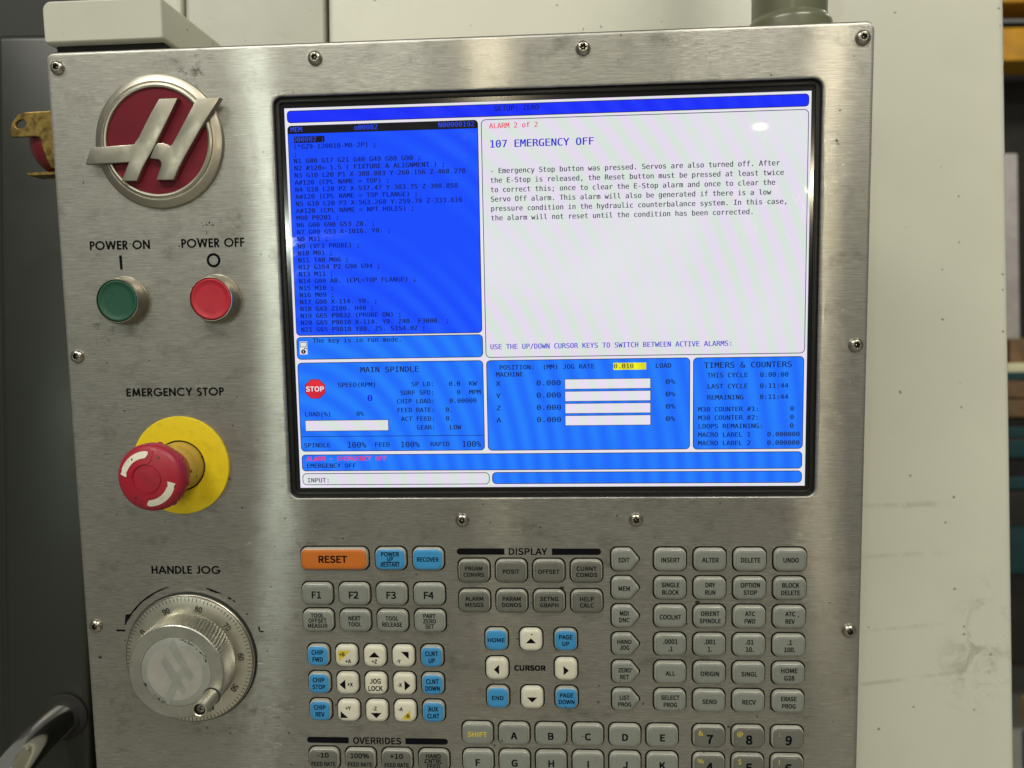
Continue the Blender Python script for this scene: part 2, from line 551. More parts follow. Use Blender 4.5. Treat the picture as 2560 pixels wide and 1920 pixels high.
# ------------------------------------------------------------------ lettering
fdir = bpy.utils.system_resource('DATAFILES', path='fonts')
def font(fn):
    try:
        return bpy.data.fonts.load(os.path.join(fdir, fn))
    except Exception:
        return None
FONTS = {'sans': font('Noto Sans CJK Regular.woff2'), 'mono': font('DejaVuSansMono.woff2')}
_cache, _want = {}, []
def want(s, f, bold):
    if (s, f, bold) not in _cache:
        _cache[(s, f, bold)] = None
        c = bpy.data.curves.new('t', 'FONT')
        if FONTS[f]:
            c.font = FONTS[f]
        c.body = s
        c.resolution_u = 3
        c.offset = bold
        o = bpy.data.objects.new('t', c)
        COL.objects.link(o)
        _want.append(((s, f, bold), o))
def flush():
    bpy.context.view_layer.update()
    dg = bpy.context.evaluated_depsgraph_get()
    for k, o in _want:
        _cache[k] = bpy.data.meshes.new_from_object(o.evaluated_get(dg))
    for k, o in _want:
        c = o.data
        bpy.data.objects.remove(o)
        bpy.data.curves.remove(c)
    _want.clear()
_texts = []
def text(name, s, parent, x, y, z, cap, mat, font='sans', hs=1.0, width=None, align='C', bold=0.0, pitch=None, rot=0.0):
    if font == 'sans':
        hs = hs * 1.09
    want(s, font, 0.0)
    want('H', font, 0.0)
    want('HH', font, 0.0)
    _texts.append((name, s, parent, x, y, z, cap, mat, font, hs, width, align, bold, pitch, rot))
def build_texts():
    flush()
    ext = lambda me: (min(v.co.x for v in me.vertices), max(v.co.x for v in me.vertices))
    for (name, s, parent, x, y, z, cap, mat, f, hs, width, align, bold, pitch, rot) in _texts:
        src = _cache[(s, f, 0.0)]
        if not src or not src.vertices:
            continue
        H = _cache[('H', f, 0.0)]
        caph = max(v.co.y for v in H.vertices)
        adv = ext(_cache[('HH', f, 0.0)])[1] - ext(H)[1]
        a, b = ext(src)
        sy = cap / caph
        if pitch:
            sx = pitch / adv
            ox = 0.0
        else:
            sx = width / (b - a) if width else sy * hs
            ox = {'L': a, 'C': (a + b) / 2, 'R': b}[align]
        ca, sa = math.cos(rot), math.sin(rot)
        # weight: the stroke is thickened by layered copies a hair apart
        e = bold * (6.5 if f == 'mono' else (2.9 if cap < 3.4 else 1.7) * cap)
        shifts = [(0, 0)] if e <= 0 else ([(-e, 0), (e, 0)] if f == 'mono' else [(-e, -e), (e, -e), (-e, e), (e, e)])
        raw = [((v.co.x - ox) * sx, v.co.y * sy) for v in src.vertices]
        polys = [tuple(p.vertices) for p in src.polygons]
        V, F = [], []
        for k, (ex, ey) in enumerate(shifts):
            o0 = len(V)
            for px, py in raw:
                px, py = px + ex, py + ey
                V.append(P(px * ca - py * sa, -(px * sa + py * ca), 0.006 * k))
            F += [tuple(i + o0 for i in p) for p in polys]
        me = bpy.data.meshes.new(name)
        me.from_pydata(V, [], F)
        me.materials.append(M[mat])
        add(name, me, parent, (x, y, z))
    for me in _cache.values():
        if me and me.users == 0:
            bpy.data.meshes.remove(me)

# geometric capitals for the plate's silk-screened titles: strokes on a unit cap height
def arc(cx, cy, r, a0, a1, n=14, ry=None):
    ry = ry or r
    return [(cx + r * math.cos(math.radians(a0 + (a1 - a0) * i / n)), cy + ry * math.sin(math.radians(a0 + (a1 - a0) * i / n))) for i in range(n + 1)]
SW = 0.195
h_ = SW / 2
GEO = {
    'P': (0.50, [[(h_, 0), (h_, 1)], [(h_, 1 - h_), (0.24, 1 - h_)] + arc(0.24, 0.70, 0.2125, 90, -90, 10) + [(h_, 0.4875)]]),
    'O': (1.02, [arc(0.51, 0.5, 0.51 - h_ + 0.01, 0, 360, 36, 0.5 - h_ + 0.01)]),
    'W': (1.10, [[(0.06, 1), (0.29, 0.06)], [(0.27, 0.02), (0.55, 0.96)], [(0.55, 0.96), (0.83, 0.02)], [(0.81, 0.06), (1.04, 1)]]),
    'E': (0.50, [[(h_, 0), (h_, 1)], [(h_, 1 - h_), (0.50, 1 - h_)], [(h_, 0.51), (0.48, 0.51)], [(h_, h_), (0.50, h_)]]),
    'R': (0.58, [[(h_, 0), (h_, 1)], [(h_, 1 - h_), (0.26, 1 - h_)] + arc(0.26, 0.71, 0.2025, 90, -90, 10) + [(h_, 0.5075)], [(0.22, 0.50), (0.52, 0.0)]]),
    'N': (0.76, [[(h_, 0), (h_, 1)], [(h_, 0.93), (0.76 - h_, 0.07)], [(0.76 - h_, 0), (0.76 - h_, 1)]]),
    'F': (0.48, [[(h_, 0), (h_, 1)], [(h_, 1 - h_), (0.48, 1 - h_)], [(h_, 0.50), (0.46, 0.50)]]),
    'M': (0.98, [[(0.12, 0), (0.23, 1)], [(0.22, 0.95), (0.49, 0.10)], [(0.49, 0.10), (0.76, 0.95)], [(0.75, 1), (0.86, 0)]]),
    'G': (0.98, [arc(0.51, 0.5, 0.4225, 42, 352, 28), [(0.55, 0.44), (0.95, 0.44)]]),
    'C': (0.86, [arc(0.51, 0.5, 0.4225, 48, 312, 26)]),
    'Y': (0.72, [[(0.36, 0), (0.36, 0.46)], [(0.07, 1), (0.36, 0.42)], [(0.65, 1), (0.36, 0.42)]]),
    'S': (0.54, [arc(0.27, 0.72, 0.19, 30, 258, 12) + arc(0.27, 0.27, 0.19, 78, -150, 12)]),
    'T': (0.52, [[(0.26, 0), (0.26, 1)], [(0, 1 - h_), (0.52, 1 - h_)]]),
    'H': (0.68, [[(h_, 0), (h_, 1)], [(0.68 - h_, 0), (0.68 - h_, 1)], [(h_, 0.52), (0.68 - h_, 0.52)]]),
    'A': (0.84, [[(0.05, 0), (0.42, 0.97)], [(0.42, 0.97), (0.79, 0)], [(0.2, 0.30), (0.64, 0.30)]]),
    'D': (0.72, [[(h_, 0), (h_, 1)], [(h_, 1 - h_), (0.26, 1 - h_)] + arc(0.24, 0.5, 0.4125, 90, -90, 18) + [(h_, h_)]]),
    'L': (0.44, [[(h_, 0), (h_, 1)], [(h_, h_), (0.44, h_)]]),
    'J': (0.42, [[(0.42 - h_, 1), (0.42 - h_, 0.26)] + arc(0.18, 0.26, 0.1525, 0, -150, 10)]),
    ' ': (0.30, []),
}
def geo_text(name, s, parent, x0, x1, y, cap, z=0.06, mat='print'):
    total = sum(GEO[c][0] for c in s) + 0.10 * (len(s) - 1)
    sx = (x1 - x0) / total
    b = MB()
    x = 0.0
    k = 0
    for c in s:
        w, strokes = GEO[c]
        for st in strokes:
            k += 1
            closed = len(st) > 3 and math.dist(st[0], st[-1]) < 1e-6
            L, Rr = [], []
            n = len(st)
            for i, p in enumerate(st):
                pa = Vector(st[i - 1] if i > 0 else (st[-2] if closed else p))
                pb = Vector(st[i + 1] if i < n - 1 else (st[1] if closed else p))
                d = (pb - pa).normalized()
                nn = Vector((-d.y, d.x)) * h_
                L.append((p[0] + nn.x, p[1] + nn.y))
                Rr.append((p[0] - nn.x, p[1] - nn.y))
            for i in range(n - 1):
                b.face([b.vert((x + q[0]) * sx, -q[1] * cap, z + 0.004 * (k % 3)) for q in (L[i], L[i + 1], Rr[i + 1], Rr[i])])
        x += w + 0.10
    return add(name, b.mesh(name, [mat]), parent, (x0, y, 0))

# ================================================================== CONTROL PANEL
panel = thing('control_panel', 'brushed steel machine control panel with blue screen, keys, jog wheel and emergency stop', 'control panel', PANEL)
X0, X1, Y0, Y1 = -295.9, 186.9, -151.2, 372.0
OX0, OX1, OY0, OY1 = -159.2, 158.8, -120.8, 120.2

def faceplate():
    outer = rounded([(X0, Y0), (X1, Y0), (X1, Y1), (X0, Y1)], 5.0, 6)
    hole = rounded([(OX0, OY0), (OX1, OY0), (OX1, OY1), (OX0, OY1)], 5.5, 6)
    n = len(outer)
    b = MB()
    # rolled edge of the sheet, outside and round the screen opening
    ring = []
    for d, z in ((0.0, -9.0), (0.0, -2.2), (0.25, -1.3), (0.7, -0.6), (1.3, -0.18), (2.1, 0.0), (2.8, 0.0)):
        ring.append([b.vert(x, y, z) for x, y in inset(outer, d)])
    hr = []
    for d, z in ((0.0, -2.6), (0.0, -0.5), (-0.2, -0.15), (-0.6, 0.0), (-1.4, 0.0)):
        hr.append([b.vert(x, y, z) for x, y in inset(hole, d)])
    for R_ in (ring, hr):
        for k in range(len(R_) - 1):
            for i in range(n):
                j = (i + 1) % n
                b.face((R_[k][i], R_[k + 1][i], R_[k + 1][j], R_[k][j]))
    a, c = ring[-1], hr[-1]
    for i in range(n):
        j = (i + 1) % n
        b.face((a[i], c[i], c[j], a[j]))
    return add('faceplate', b.mesh('faceplate', ['steel'], 40), panel)
faceplate()

# body of the pendant behind the plate
hb = MB()
o_ = rounded([(X0 + 2, Y0 + 2), (X1 - 2, Y0 + 2), (X1 - 2, Y1 - 2), (X0 + 2, Y1 - 2)], 4, 4)
hb.loops([[(x, y, z) for x, y in o_] for z in (-9.2, -95)], None, True, True)
add('housing', hb.mesh('housing', ['housing'], 40), panel)

# ---- screen
SZ = -3.0
gb = MB()
gl = rounded([(OX0 - 1, OY0 - 1), (OX1 + 1, OY0 - 1), (OX1 + 1, OY1 + 1), (OX0 - 1, OY1 + 1)], 5, 4)
gb.loops([[(x, y, z) for x, y in gl] for z in (-8.5, SZ - 0.4)])
screen = add('screen', gb.mesh('screen', ['black_gloss'], 30), panel, label='lit blue and white display screen behind black-edged glass')
fb = MB()
fo = rounded([(OX0 + .2, OY0 + .2), (OX1 - .2, OY0 + .2), (OX1 - .2, OY1 - .2), (OX0 + .2, OY1 - .2)], 5, 5)
fb.loops([[(x, y, z) for x, y in inset(fo, d)] for d, z in ((0, -3.35), (0, -2.6), (0.3, -2.45), (2.6, -2.45), (2.9, -2.6), (3.0, -3.35))], None, False)
add('gasket', fb.mesh('gasket', ['black_frame'], 30), screen)

DX0, DX1, DY0, DY1 = -153.2, 153.25, -114.55, 114.3
flat('backlight', [(DX0, DY0), (DX1, DY0), (DX1, DY1), (DX0, DY1)], SZ, 's_white', screen)
def pane(x0, x1, y0, y1, mat, r=2.6, name='window_pane', line=0.42):
    pts = rounded([(x0, y0), (x1, y0), (x1, y1), (x0, y1)], r, 5)
    flat('window_border', pts, SZ + 0.06, 's_line', screen)
    return flat(name, inset(pts, line), SZ + 0.12, mat, screen)
pane(-151.8, 152.0, -113.1, -105.9, 's_bar', 2.2)
pane(-151.8, -38.0, -104.4, 20.2, 's_blue')
hp = rounded([(-151.8, -104.4), (-38.0, -104.4), (-38.0, -99.6), (-151.8, -99.6)], [2.6, 2.6, 0.01, 0.01], 5)
flat('window_header', hp, SZ + 0.18, 's_black', screen)
pane(-36.3, 152.0, -104.5, 35.2, 's_paper', 2.8)
pane(-151.9, -37.8, 21.0, 34.8, 's_blue2', 2.6)
pane(-151.9, -37.9, 36.6, 91.6, 's_blue2', 2.6)
pane(-36.1, 85.4, 36.7, 91.8, 's_blue2', 2.6)
pane(87.1, 151.7, 36.8, 92.0, 's_blue2', 2.6)
pane(-151.7, 151.5, 93.5, 103.9, 's_blue2', 2.4)
pane(-151.7, -35.4, 105.2, 112.6, 's_paper', 2.6)
pane(-33.9, 151.5, 105.1, 112.5, 's_blue2', 2.6)
def bar(x0, x1, y0, y1, mat, z=0.2, name='load_bar', border=True):
    if border:
        flat('bar_border', [(x0 - .3, y0 - .3), (x1 + .3, y0 - .3), (x1 + .3, y1 + .3), (x0 - .3, y1 + .3)], SZ + z - 0.04, 's_line', screen)
    flat(name, [(x0, y0), (x1, y0), (x1, y1), (x0, y1)], SZ + z, mat, screen)
bar(-148.3, -97.0, 72.4, 78.7, 's_paper')
for i in range(4):
    bar(11.2, 61.9, 48.9 + 7.35 * i, 54.6 + 7.35 * i, 's_white')
bar(40.1, 59.5, 39.3, 43.5, 's_yellow', border=False, name='rate_field')
bar(-151.6, -38.2, 82.1, 82.4, 's_line', border=False, name='rule')
bar(-148.3, -129.6, -98.0, -94.3, 's_black', border=False, name='cursor_bar')
# stop sign drawn on the screen
octo = lambda r: [(-141.5 + r * math.cos(math.radians(22.5 + 45 * i)) * 1.06, 52.8 + r * math.sin(math.radians(22.5 + 45 * i))) for i in range(8)]
flat('stop_sign_rim', octo(6.45), SZ + 0.18, 's_signrim', screen)
flat('stop_sign', octo(5.95), SZ + 0.22, 's_red2', screen)
# little padlock icon
bar(-150.0, -145.2, 23.7, 31.6, 's_white', 0.18, 'icon', False)
bar(-149.7, -145.6, 24.1, 27.1, 's_ink2', 0.22, 'icon_frame', False)
bar(-149.4, -145.9, 24.4, 26.8, 's_white', 0.26, 'icon_field', False)
flat('icon_lock', [(-147.7 + 1.5 * math.cos(t * 0.4), 29.9 + 1.3 * math.sin(t * 0.4)) for t in range(16)], SZ + 0.24, 's_black', screen)
flat('icon_keyhole', [(-147.9, 29.3), (-147.5, 29.3), (-147.5, 30.5), (-147.9, 30.5)], SZ + 0.28, 's_white', screen)
flat('icon_shackle', arc(-146.4, 28.6, 1.1, 180, 360, 8) + arc(-146.4, 28.6, 0.65, 360, 180, 8), SZ + 0.25, 's_black', screen)

TZ = SZ + 0.30
PT = 2.394
def scr(s, x, y, cap=2.72, mat='s_ink', pitch=PT, bold=0.011, z=TZ):
    text('screen_text', s, screen, x - 0.13 * pitch, y, z, cap, mat, 'mono', pitch=pitch, bold=bold)
scr('MEM', -149.6, -100.8, 2.8, 's_hdr')
scr('o00002', -111.4, -100.8, 2.8, 's_hdr')
scr('N00000192', -61.2, -100.8, 2.8, 's_hdr')
code = ['O00002 ;', '(*G29-120018-M8-2P) ;', ';', 'N1 G00 G17 G21 G40 G49 G80 G90 ;', 'N2 #120= 1.5 ( FIXTURE A ALIGNMENT ) ;',
        'N3 G10 L20 P1 X-388.883 Y-260.156 Z-468.278', 'A#120 (CPL NAME = TOP) ;', 'N4 G10 L20 P2 X-537.47 Y-383.75 Z-300.858',
        'A#120 (CPL NAME = TOP FLANGE) ;', 'N5 G10 L20 P3 X-563.268 Y-259.78 Z-333.816', 'A#120 (CPL NAME = NPT HOLES) ;', 'M98 P9201 ;',
        'N6 G00 G90 G53 Z0. ;', 'N7 G00 G53 X-1016. Y0. ;', 'N8 M31 ;', 'N9 (VF3 PROBE) ;', 'N10 M01 ;', 'N11 T40 M06 ;', 'N12 G154 P2 G90 G94 ;',
        'N13 M11 ;', 'N14 G00 A0. (CPL=TOP FLANGE) ;', 'N15 M10 ;', 'N16 M09 ;', 'N17 G00 X-114. Y0. ;', 'N18 G43 Z100. H40 ;',
        'N19 G65 P9832 (PROBE ON) ;', 'N20 G65 P9810 X-114. Y0. Z40. F3000. ;', 'N21 G65 P9818 Y80. Z5. S154.02 ;']
for i, s in enumerate(code):
    scr(s, -148.4, -95.0 + 4.178 * i, 2.66, 's_hdr' if i == 0 else 's_ink')
scr('The key is in run mode.', -141.5, 24.6)
scr('MAIN SPINDLE', -112.7, 43.0, 3.3, pitch=3.02)
scr('SPEED(RPM)', -127.1, 51.9)
scr('0', -108.9, 60.6, 3.7, 's_zero', 3.4, 0.03)
for s, x1, v, vx, u, uy in (('SP LD:', -68.4, '0.0', -58.8, 'KW', 51.9), ('SURF SPD:', -68.4, '0', -54.0, 'MPM', 57.1), ('CHIP LOAD:', -68.4, '0.00000', -58.7, None, 62.3),
                            ('FEED RATE:', -68.4, '0.', -61.2, None, 67.7), ('ACT FEED:', -68.4, '0.', -61.2, None, 73.1), ('GEAR:', -68.2, 'LOW', -59.0, None, 78.5)):
    scr(s, x1 - (len(s) - 0.25) * 2.31, uy, pitch=2.34)
    scr(v, vx, uy)
    if u:
        scr(u, -46.5, uy)
scr('LOAD(%)', -148.3, 69.7)
scr('0%', -116.2, 69.6)
text('screen_text', 'STOP', screen, -141.55, 54.25, TZ, 2.9, 's_white', 'sans', width=11.0, bold=0.012)
scr('SPINDLE', -149.6, 89.0)
scr('FEED', -105.5, 88.9)
scr('RAPID', -71.1, 88.8)
for x in (-122.6, -89.5, -51.7):
    scr('100%', x, 89.3, 3.5, pitch=3.0)
scr('ALARM - EMERGENCY OFF', -148.5, 97.4, 2.7, 's_red')
scr('EMERGENCY OFF', -148.5, 101.8, 2.7)
scr('INPUT:', -148.5, 110.9, 2.8, 's_ink2')
scr('SETUP: ZERO', -28.1, -109.1, 2.85)
scr('ALARM 2 of 2', -31.2, -99.2, 2.95, 's_red')
scr('107 EMERGENCY OFF', -31.2, -88.2, 4.2, 's_title', 3.61, 0.022)
para = ['- Emergency Stop button was pressed. Servos are also turned off. After', 'the E-Stop is released, the Reset button must be pressed at least twice',
        'to correct this; once to clear the E-Stop alarm and once to clear the', 'Servo Off alarm. This alarm will also be generated if there is a low',
        'pressure condition in the hydraulic counterbalance system. In this case,', 'the alarm will not reset until the condition has been corrected.']
for i, s in enumerate(para):
    scr(s, -31.2, -73.4 + 5.46 * i, 3.0, 's_ink2')
scr('USE THE UP/DOWN CURSOR KEYS TO SWITCH BETWEEN ACTIVE ALARMS:', -33.2, 30.1, 3.0, 's_title')
scr('POSITION:', -28.0, 42.5)
scr('(MM)', -1.9, 42.5)
scr('JOG RATE', 10.2, 42.5)
scr('0.010', 40.5, 42.6, 2.75)
scr('LOAD', 65.1, 42.6)
scr('MACHINE', -30.1, 46.7)
for i, s in enumerate('XYZA'):
    y = 52.3 + 7.42 * i
    scr(s, -30.2, y, 2.85, pitch=3.0)
    scr('0.000', -5.8, y, 3.1, pitch=3.0)
    scr('0%', 71.1, y, 2.85, pitch=3.0)
scr('TIMERS & COUNTERS', 93.8, 43.1, 3.3, pitch=3.02)
for i, (s, v) in enumerate((('THIS CYCLE', '0:00:00'), ('LAST CYCLE', '0:11:44'), ('REMAINING', '0:11:44'))):
    scr(s, 95.6, 48.8 + 6.6 * i)
    scr(v, 126.4, 48.8 + 6.6 * i)
for i, (s, v, vx) in enumerate((('M30 COUNTER #1:', '0', 144.2), ('M30 COUNTER #2:', '0', 144.2), ('LOOPS REMAINING:', '0', 144.1), ('MACRO LABEL 1', '0.000000', 131.0), ('MACRO LABEL 2', '0.000000', 131.0))):
    scr(s, 90.4, 69.1 + 5.1 * i)
    scr(v, vx, 69.1 + 5.1 * i)

# ---- printed titles on the plate
geo_text('printed_title', 'POWER ON', panel, -276.2, -238.5, -33.8, 5.4)
geo_text('printed_title', 'POWER OFF', panel, -219.0, -180.0, -33.9, 5.4)
geo_text('printed_title', 'EMERGENCY STOP', panel, -259.1, -197.6, 55.9, 5.1)
geo_text('printed_title', 'HANDLE JOG', panel, -250.1, -205.7, 168.3, 5.1)
flat('printed_mark', [(-258.2, -30.3), (-256.5, -30.3), (-256.4, -21.8), (-258.1, -21.8)], 0.06, 'print', panel)
ob = MB()
ob.loops([[(-199.6 + r * math.cos(t * math.pi / 20), -26.2 + r * math.sin(t * math.pi / 20), 0.06) for t in range(40)] for r in (4.3, 2.75)], None, False)
add('printed_mark', ob.mesh('printed_mark', ['print']), panel)
def title_bar(x0, x1, y, hgt, left):
    r = hgt / 2
    pts = rounded([(x0, y - r), (x1, y - r), (x1, y + r), (x0, y + r)], [r, .05, .05, r] if left else [.05, r, r, .05], 6)
    flat('printed_bar', pts, 0.06, 'print', panel)
title_bar(-56.4, -27.0, 153.8, 4.0, True)
title_bar(2.0, 31.8, 153.9, 4.0, False)
title_bar(-155.1, -128.2, 276.5, 4.0, True)
title_bar(-91.9, -64.9, 276.5, 4.0, False)
text('printed_title', 'DISPLAY', panel, -12.6, 155.8, 0.06, 4.0, 'print', width=23.2, bold=0.022)
text('printed_title', 'OVERRIDES', panel, -110.0, 278.6, 0.06, 4.1, 'print', width=30.6, bold=0.022)
text('printed_title', 'CURSOR', panel, -12.55, 229.3, 0.06, 3.1, 'print', width=19.1, bold=0.026)
# worn arrows and signs printed round the jog wheel
JX, JY = -227.2, 222.5
def arc_band(a0, a1, r, t0, t1, n=16):
    """angles clockwise from straight up; thickness runs t0 -> t1 with a ragged inner side"""
    rnd = random.Random(int(a0))
    o, i_ = [], []
    for k in range(n + 1):
        a = math.radians(a0 + (a1 - a0) * k / n)
        t = (t0 + (t1 - t0) * math.sin(math.pi * (0.15 + 0.8 * k / n))) * rnd.uniform(0.75, 1.15)
        o.append((JX + r * math.sin(a), JY - r * math.cos(a)))
        i_.append((JX + (r - t) * math.sin(a), JY - (r - t) * math.cos(a)))
    return o + i_[::-1]
flat('printed_arrow', arc_band(-63, -15, 47.6, 0.4, 1.3), 0.06, 'print', panel)
flat('printed_arrow', [(-269.9, 202.0), (-268.9, 195.0), (-265.6, 194.6), (-266.6, 197.2), (-267.6, 197.0), (-269.0, 201.6)], 0.07, 'print', panel)
flat('printed_arrow', arc_band(15, 27, 46.8, 0.3, 1.5, 6), 0.06, 'print', panel)
for a0, a1, t in ((33, 36.5, 1.4), (37.5, 40, 1.0), (43, 44, 0.5), (52, 53.6, 1.2)):
    flat('printed_arrow', arc_band(a0, a1, 47.3, 0.2, t, 4), 0.06, 'print', panel)
flat('printed_mark', [(-275.5, 204.8), (-269.7, 204.8), (-269.7, 206.1), (-275.5, 206.1)], 0.06, 'print', panel)
flat('printed_mark', [(-183.3, 202.2), (-182.2, 202.2), (-182.0, 204.9), (-179.8, 204.9), (-179.8, 206.0), (-182.2, 206.0), (-183.1, 204.6)], 0.06, 'print', panel)
# chipped remains of print above POWER OFF
rnd = random.Random(4)
cb = MB()
for k in range(16):
    cx, cy = rnd.uniform(-206, -198), rnd.gauss(-48.2, 0.7)
    w, h = rnd.uniform(0.15, 0.5), rnd.uniform(0.3, 1.2)
    cb.poly([(cx, cy), (cx + w, cy + 0.1), (cx + w * 0.8 + 0.2, cy + h), (cx - 0.1, cy + h * 0.8)], 0.05 + k * 0.002)
cb.poly([(-203.1, -44.0), (-202.8, -44.0), (-202.6, -41.6), (-202.9, -41.6)], 0.1)
cb.poly([(-205.6, -39.4), (-204.2, -39.0), (-203.0, -37.6), (-204.6, -38.4)], 0.1)
add('print_remains', cb.mesh('print_remains', ['print']), panel)

# ---- screws
def screw_mesh():
    n = 48
    star = lambda r, k: [(r * (1 + k * math.cos(6 * 2 * math.pi * i / n)) * math.cos(2 * math.pi * i / n), r * (1 + k * math.cos(6 * 2 * math.pi * i / n)) * math.sin(2 * math.pi * i / n)) for i in range(n)]
    circ = lambda r: star(r, 0)
    b = MB()
    prof = [(circ(4.35), 0.0), (circ(4.35), 0.35), (circ(4.1), 1.0), (circ(3.6), 1.7), (circ(2.9), 2.25), (circ(2.5), 2.45), (circ(2.2), 2.52), (star(1.75, 0.17), 2.45), (star(1.65, 0.17), 0.9)]
    b.loops([[(x, y, z) for x, y in L] for L, z in prof], [0] * 7 + [1, 1])
    return b.mesh('screw', ['screw', 'screw_dark'], 40)
sm = screw_mesh()
pin = MB()
pin.lathe([(0.75, 0.9), (0.55, 1.25), (0.3, 1.35)], 10)
pm = pin.mesh('recess_floor', ['screw'], 40)
for i, (x, y) in enumerate(((-288.6, -141.7), (-132.4, -141.7), (23.6, -141.7), (179.9, -141.7), (-288.6, 30.6), (-288.6, 202.4), (179.9, 30.6), (179.9, 202.4), (-52.4, 134.0), (52.9, 134.0))):
    s = add('screw', sm, panel, (x, y, 0.02))
    s.rotation_euler = (0, random.Random(i).uniform(0, 1), 0)
    p = bpy.data.objects.new('recess_floor', pm)
    COL.objects.link(p)
    p.parent = s

# ---- round emblem
EX, EY = -228.4, -96.6
eb = MB()
eb.lathe([(39.3, 0), (39.3, 1.0), (38.6, 2.0), (35.2, 3.6), (34.6, 3.7), (34.3, 3.2), (33.7, 3.2), (33.4, 3.9), (32.2, 4.4), (31.2, 4.2), (30.7, 3.4), (30.6, 2.8)], 96, None, False)
emblem = add('emblem', eb.mesh('emblem', ['emblem_metal'], 28), panel, (EX, EY, 0), 'round metal badge with slanted letter on dark red disc')
db = MB()
db.lathe([(30.9, 2.0), (30.9, 3.0), (15, 3.25), (5, 3.3)], 96)
add('red_disc', db.mesh('red_disc', ['emblem_red'], 30), emblem)
HL = [(-224.2, -119.9), (-212.9, -120.0), (-220.8, -106.0), (-229.3, -91.5), (-236.0, -81.5), (-240.4, -73.1), (-249.9, -73.4), (-244.9, -83.9), (-271.3, -83.7), (-267.7, -93.3), (-246.0, -94.2), (-241.0, -94.4), (-238.0, -98.0), (-233.7, -105.3), (-228.9, -113.0)]
HR = [(-201.5, -119.5), (-187.6, -119.4), (-197.6, -105.8), (-208.7, -89.2), (-214.2, -80.5), (-218.2, -73.1), (-228.8, -73.3), (-225.4, -81.4), (-225.2, -83.4), (-226.5, -85.0), (-231.9, -86.0), (-227.9, -93.7), (-226.2, -94.6), (-223.2, -94.7), (-220.5, -93.8), (-219.3, -92.8), (-217.8, -93.6), (-211.0, -104.3)]
rel = lambda pts: [(x - EX, y - EY) for x, y in pts]
prism('letter_stroke', rel(HL), 3.0, 7.2, ['emblem_metal'], emblem, bevel=0.9)
prism('letter_stroke', rel(HR), 3.0, 7.2, ['emblem_metal'], emblem, bevel=0.9)

# ---- power buttons
def push_button(x, y, mat, name, label):
    b = MB()
    b.lathe([(14.9, 0.0), (14.9, 0.5), (14.6, 0.6), (14.6, 2.2), (14.3, 4.2), (13.9, 7.0), (13.5, 8.8), (13.0, 9.6), (12.7, 9.6), (12.45, 9.2), (12.45, 6.0)], 72, [1] + [0] * 10, False)  # black base ring paints the thin shadow line under the collar
    o = add(name, b.mesh('bezel', ['nickel', 'gap'], 35), panel, (x, y, 0), label)
    c = MB()
    c.lathe([(12.2, 6.0), (12.2, 9.0), (12.0, 9.35), (11.5, 9.5), (10.9, 9.4), (10.4, 9.0), (8, 8.85), (3, 8.8)], 72)
    add('button_cap', c.mesh('button_cap', [mat], 50), o)
push_button(-255.8, -2.8, 'green_cap', 'push_button', 'round green power button in a silver collar')
push_button(-198.4, -2.8, 'red_cap', 'push_button', 'round red power button in a silver collar')

# ---- emergency stop
SX, SY = -226.7, 99.0
yb = MB()
yb.lathe([(30.6, 0.0), (30.6, 1.2), (30.3, 1.7), (29.6, 1.9), (15.9, 1.9), (15.8, 1.2)], 96, None, False)
estop = add('emergency_stop', yb.mesh('emergency_stop', ['estop_yellow'], 30), panel, (SX, SY, 0), 'red mushroom emergency stop button on a yellow disc')
kb = MB()
kb.lathe([(15.8, 1.0), (15.2, 1.5), (14.9, 1.5)], 64, None, False)
add('seal_ring', kb.mesh('seal_ring', ['gap'], 30), estop)
cb = MB()
cb.lathe([(14.9, 1.0), (14.8, 8.0), (14.3, 9.2), (14.6, 10.0), (14.4, 13.0), (13.6, 15.5), (13.2, 16.0)], 64, None, False)
add('collar', cb.mesh('collar', ['collar_yellow'], 30), estop)
nb = MB()
nb.lathe([(13.4, 15.0), (13.0, 17.0), (12.8, 27.0), (13.6, 30.0)], 64, None, False)
add('neck', nb.mesh('neck', ['neck_orange_reflection'], 30), estop)
HEAD = [(r * 0.955, z + 7.5) for r, z in [(13.0, 21.0), (17.0, 21.3), (19.6, 22.2), (20.6, 24.2), (20.7, 27.2), (20.3, 29.0), (19.4, 30.4), (17.8, 31.5), (15.0, 32.5), (12.0, 33.2), (8.7, 33.7), (8.45, 33.3), (8.2, 33.75), (5.0, 34.0), (2.0, 34.1)]]
mb = MB()
mb.lathe(HEAD, 96)
head = add('mushroom_head', mb.mesh('mushroom_head', ['estop_red'], 34), estop)
def dome(r):
    pr = HEAD[6:]
    for (ra, za), (rb, zb) in zip(pr, pr[1:]):
        if rb <= r <= ra:
            return zb + (za - zb) * (r - rb) / (ra - rb)
    return 41.6 if r < 3 else 36.5
def dome_shape(name, polar_out, polar_in, mat, lift):
    """band between two polar curves [(r, deg)] draped on the dome"""
    b = MB()
    o = [b.vert(r * math.cos(math.radians(a)), -r * math.sin(math.radians(a)), dome(r) + lift) for r, a in polar_out]
    m_ = [b.vert(0.5 * (r + q) * math.cos(math.radians((a + c) / 2)), -0.5 * (r + q) * math.sin(math.radians((a + c) / 2)), dome(0.5 * (r + q)) + lift) for (r, a), (q, c) in zip(polar_out, polar_in)]
    i_ = [b.vert(r * math.cos(math.radians(a)), -r * math.sin(math.radians(a)), dome(r) + lift) for r, a in polar_in]
    for k in range(len(o) - 1):
        b.face((o[k], o[k + 1], m_[k + 1], m_[k]))
        b.face((m_[k], m_[k + 1], i_[k + 1], i_[k]))
    add(name, b.mesh(name, [mat], 40), head)
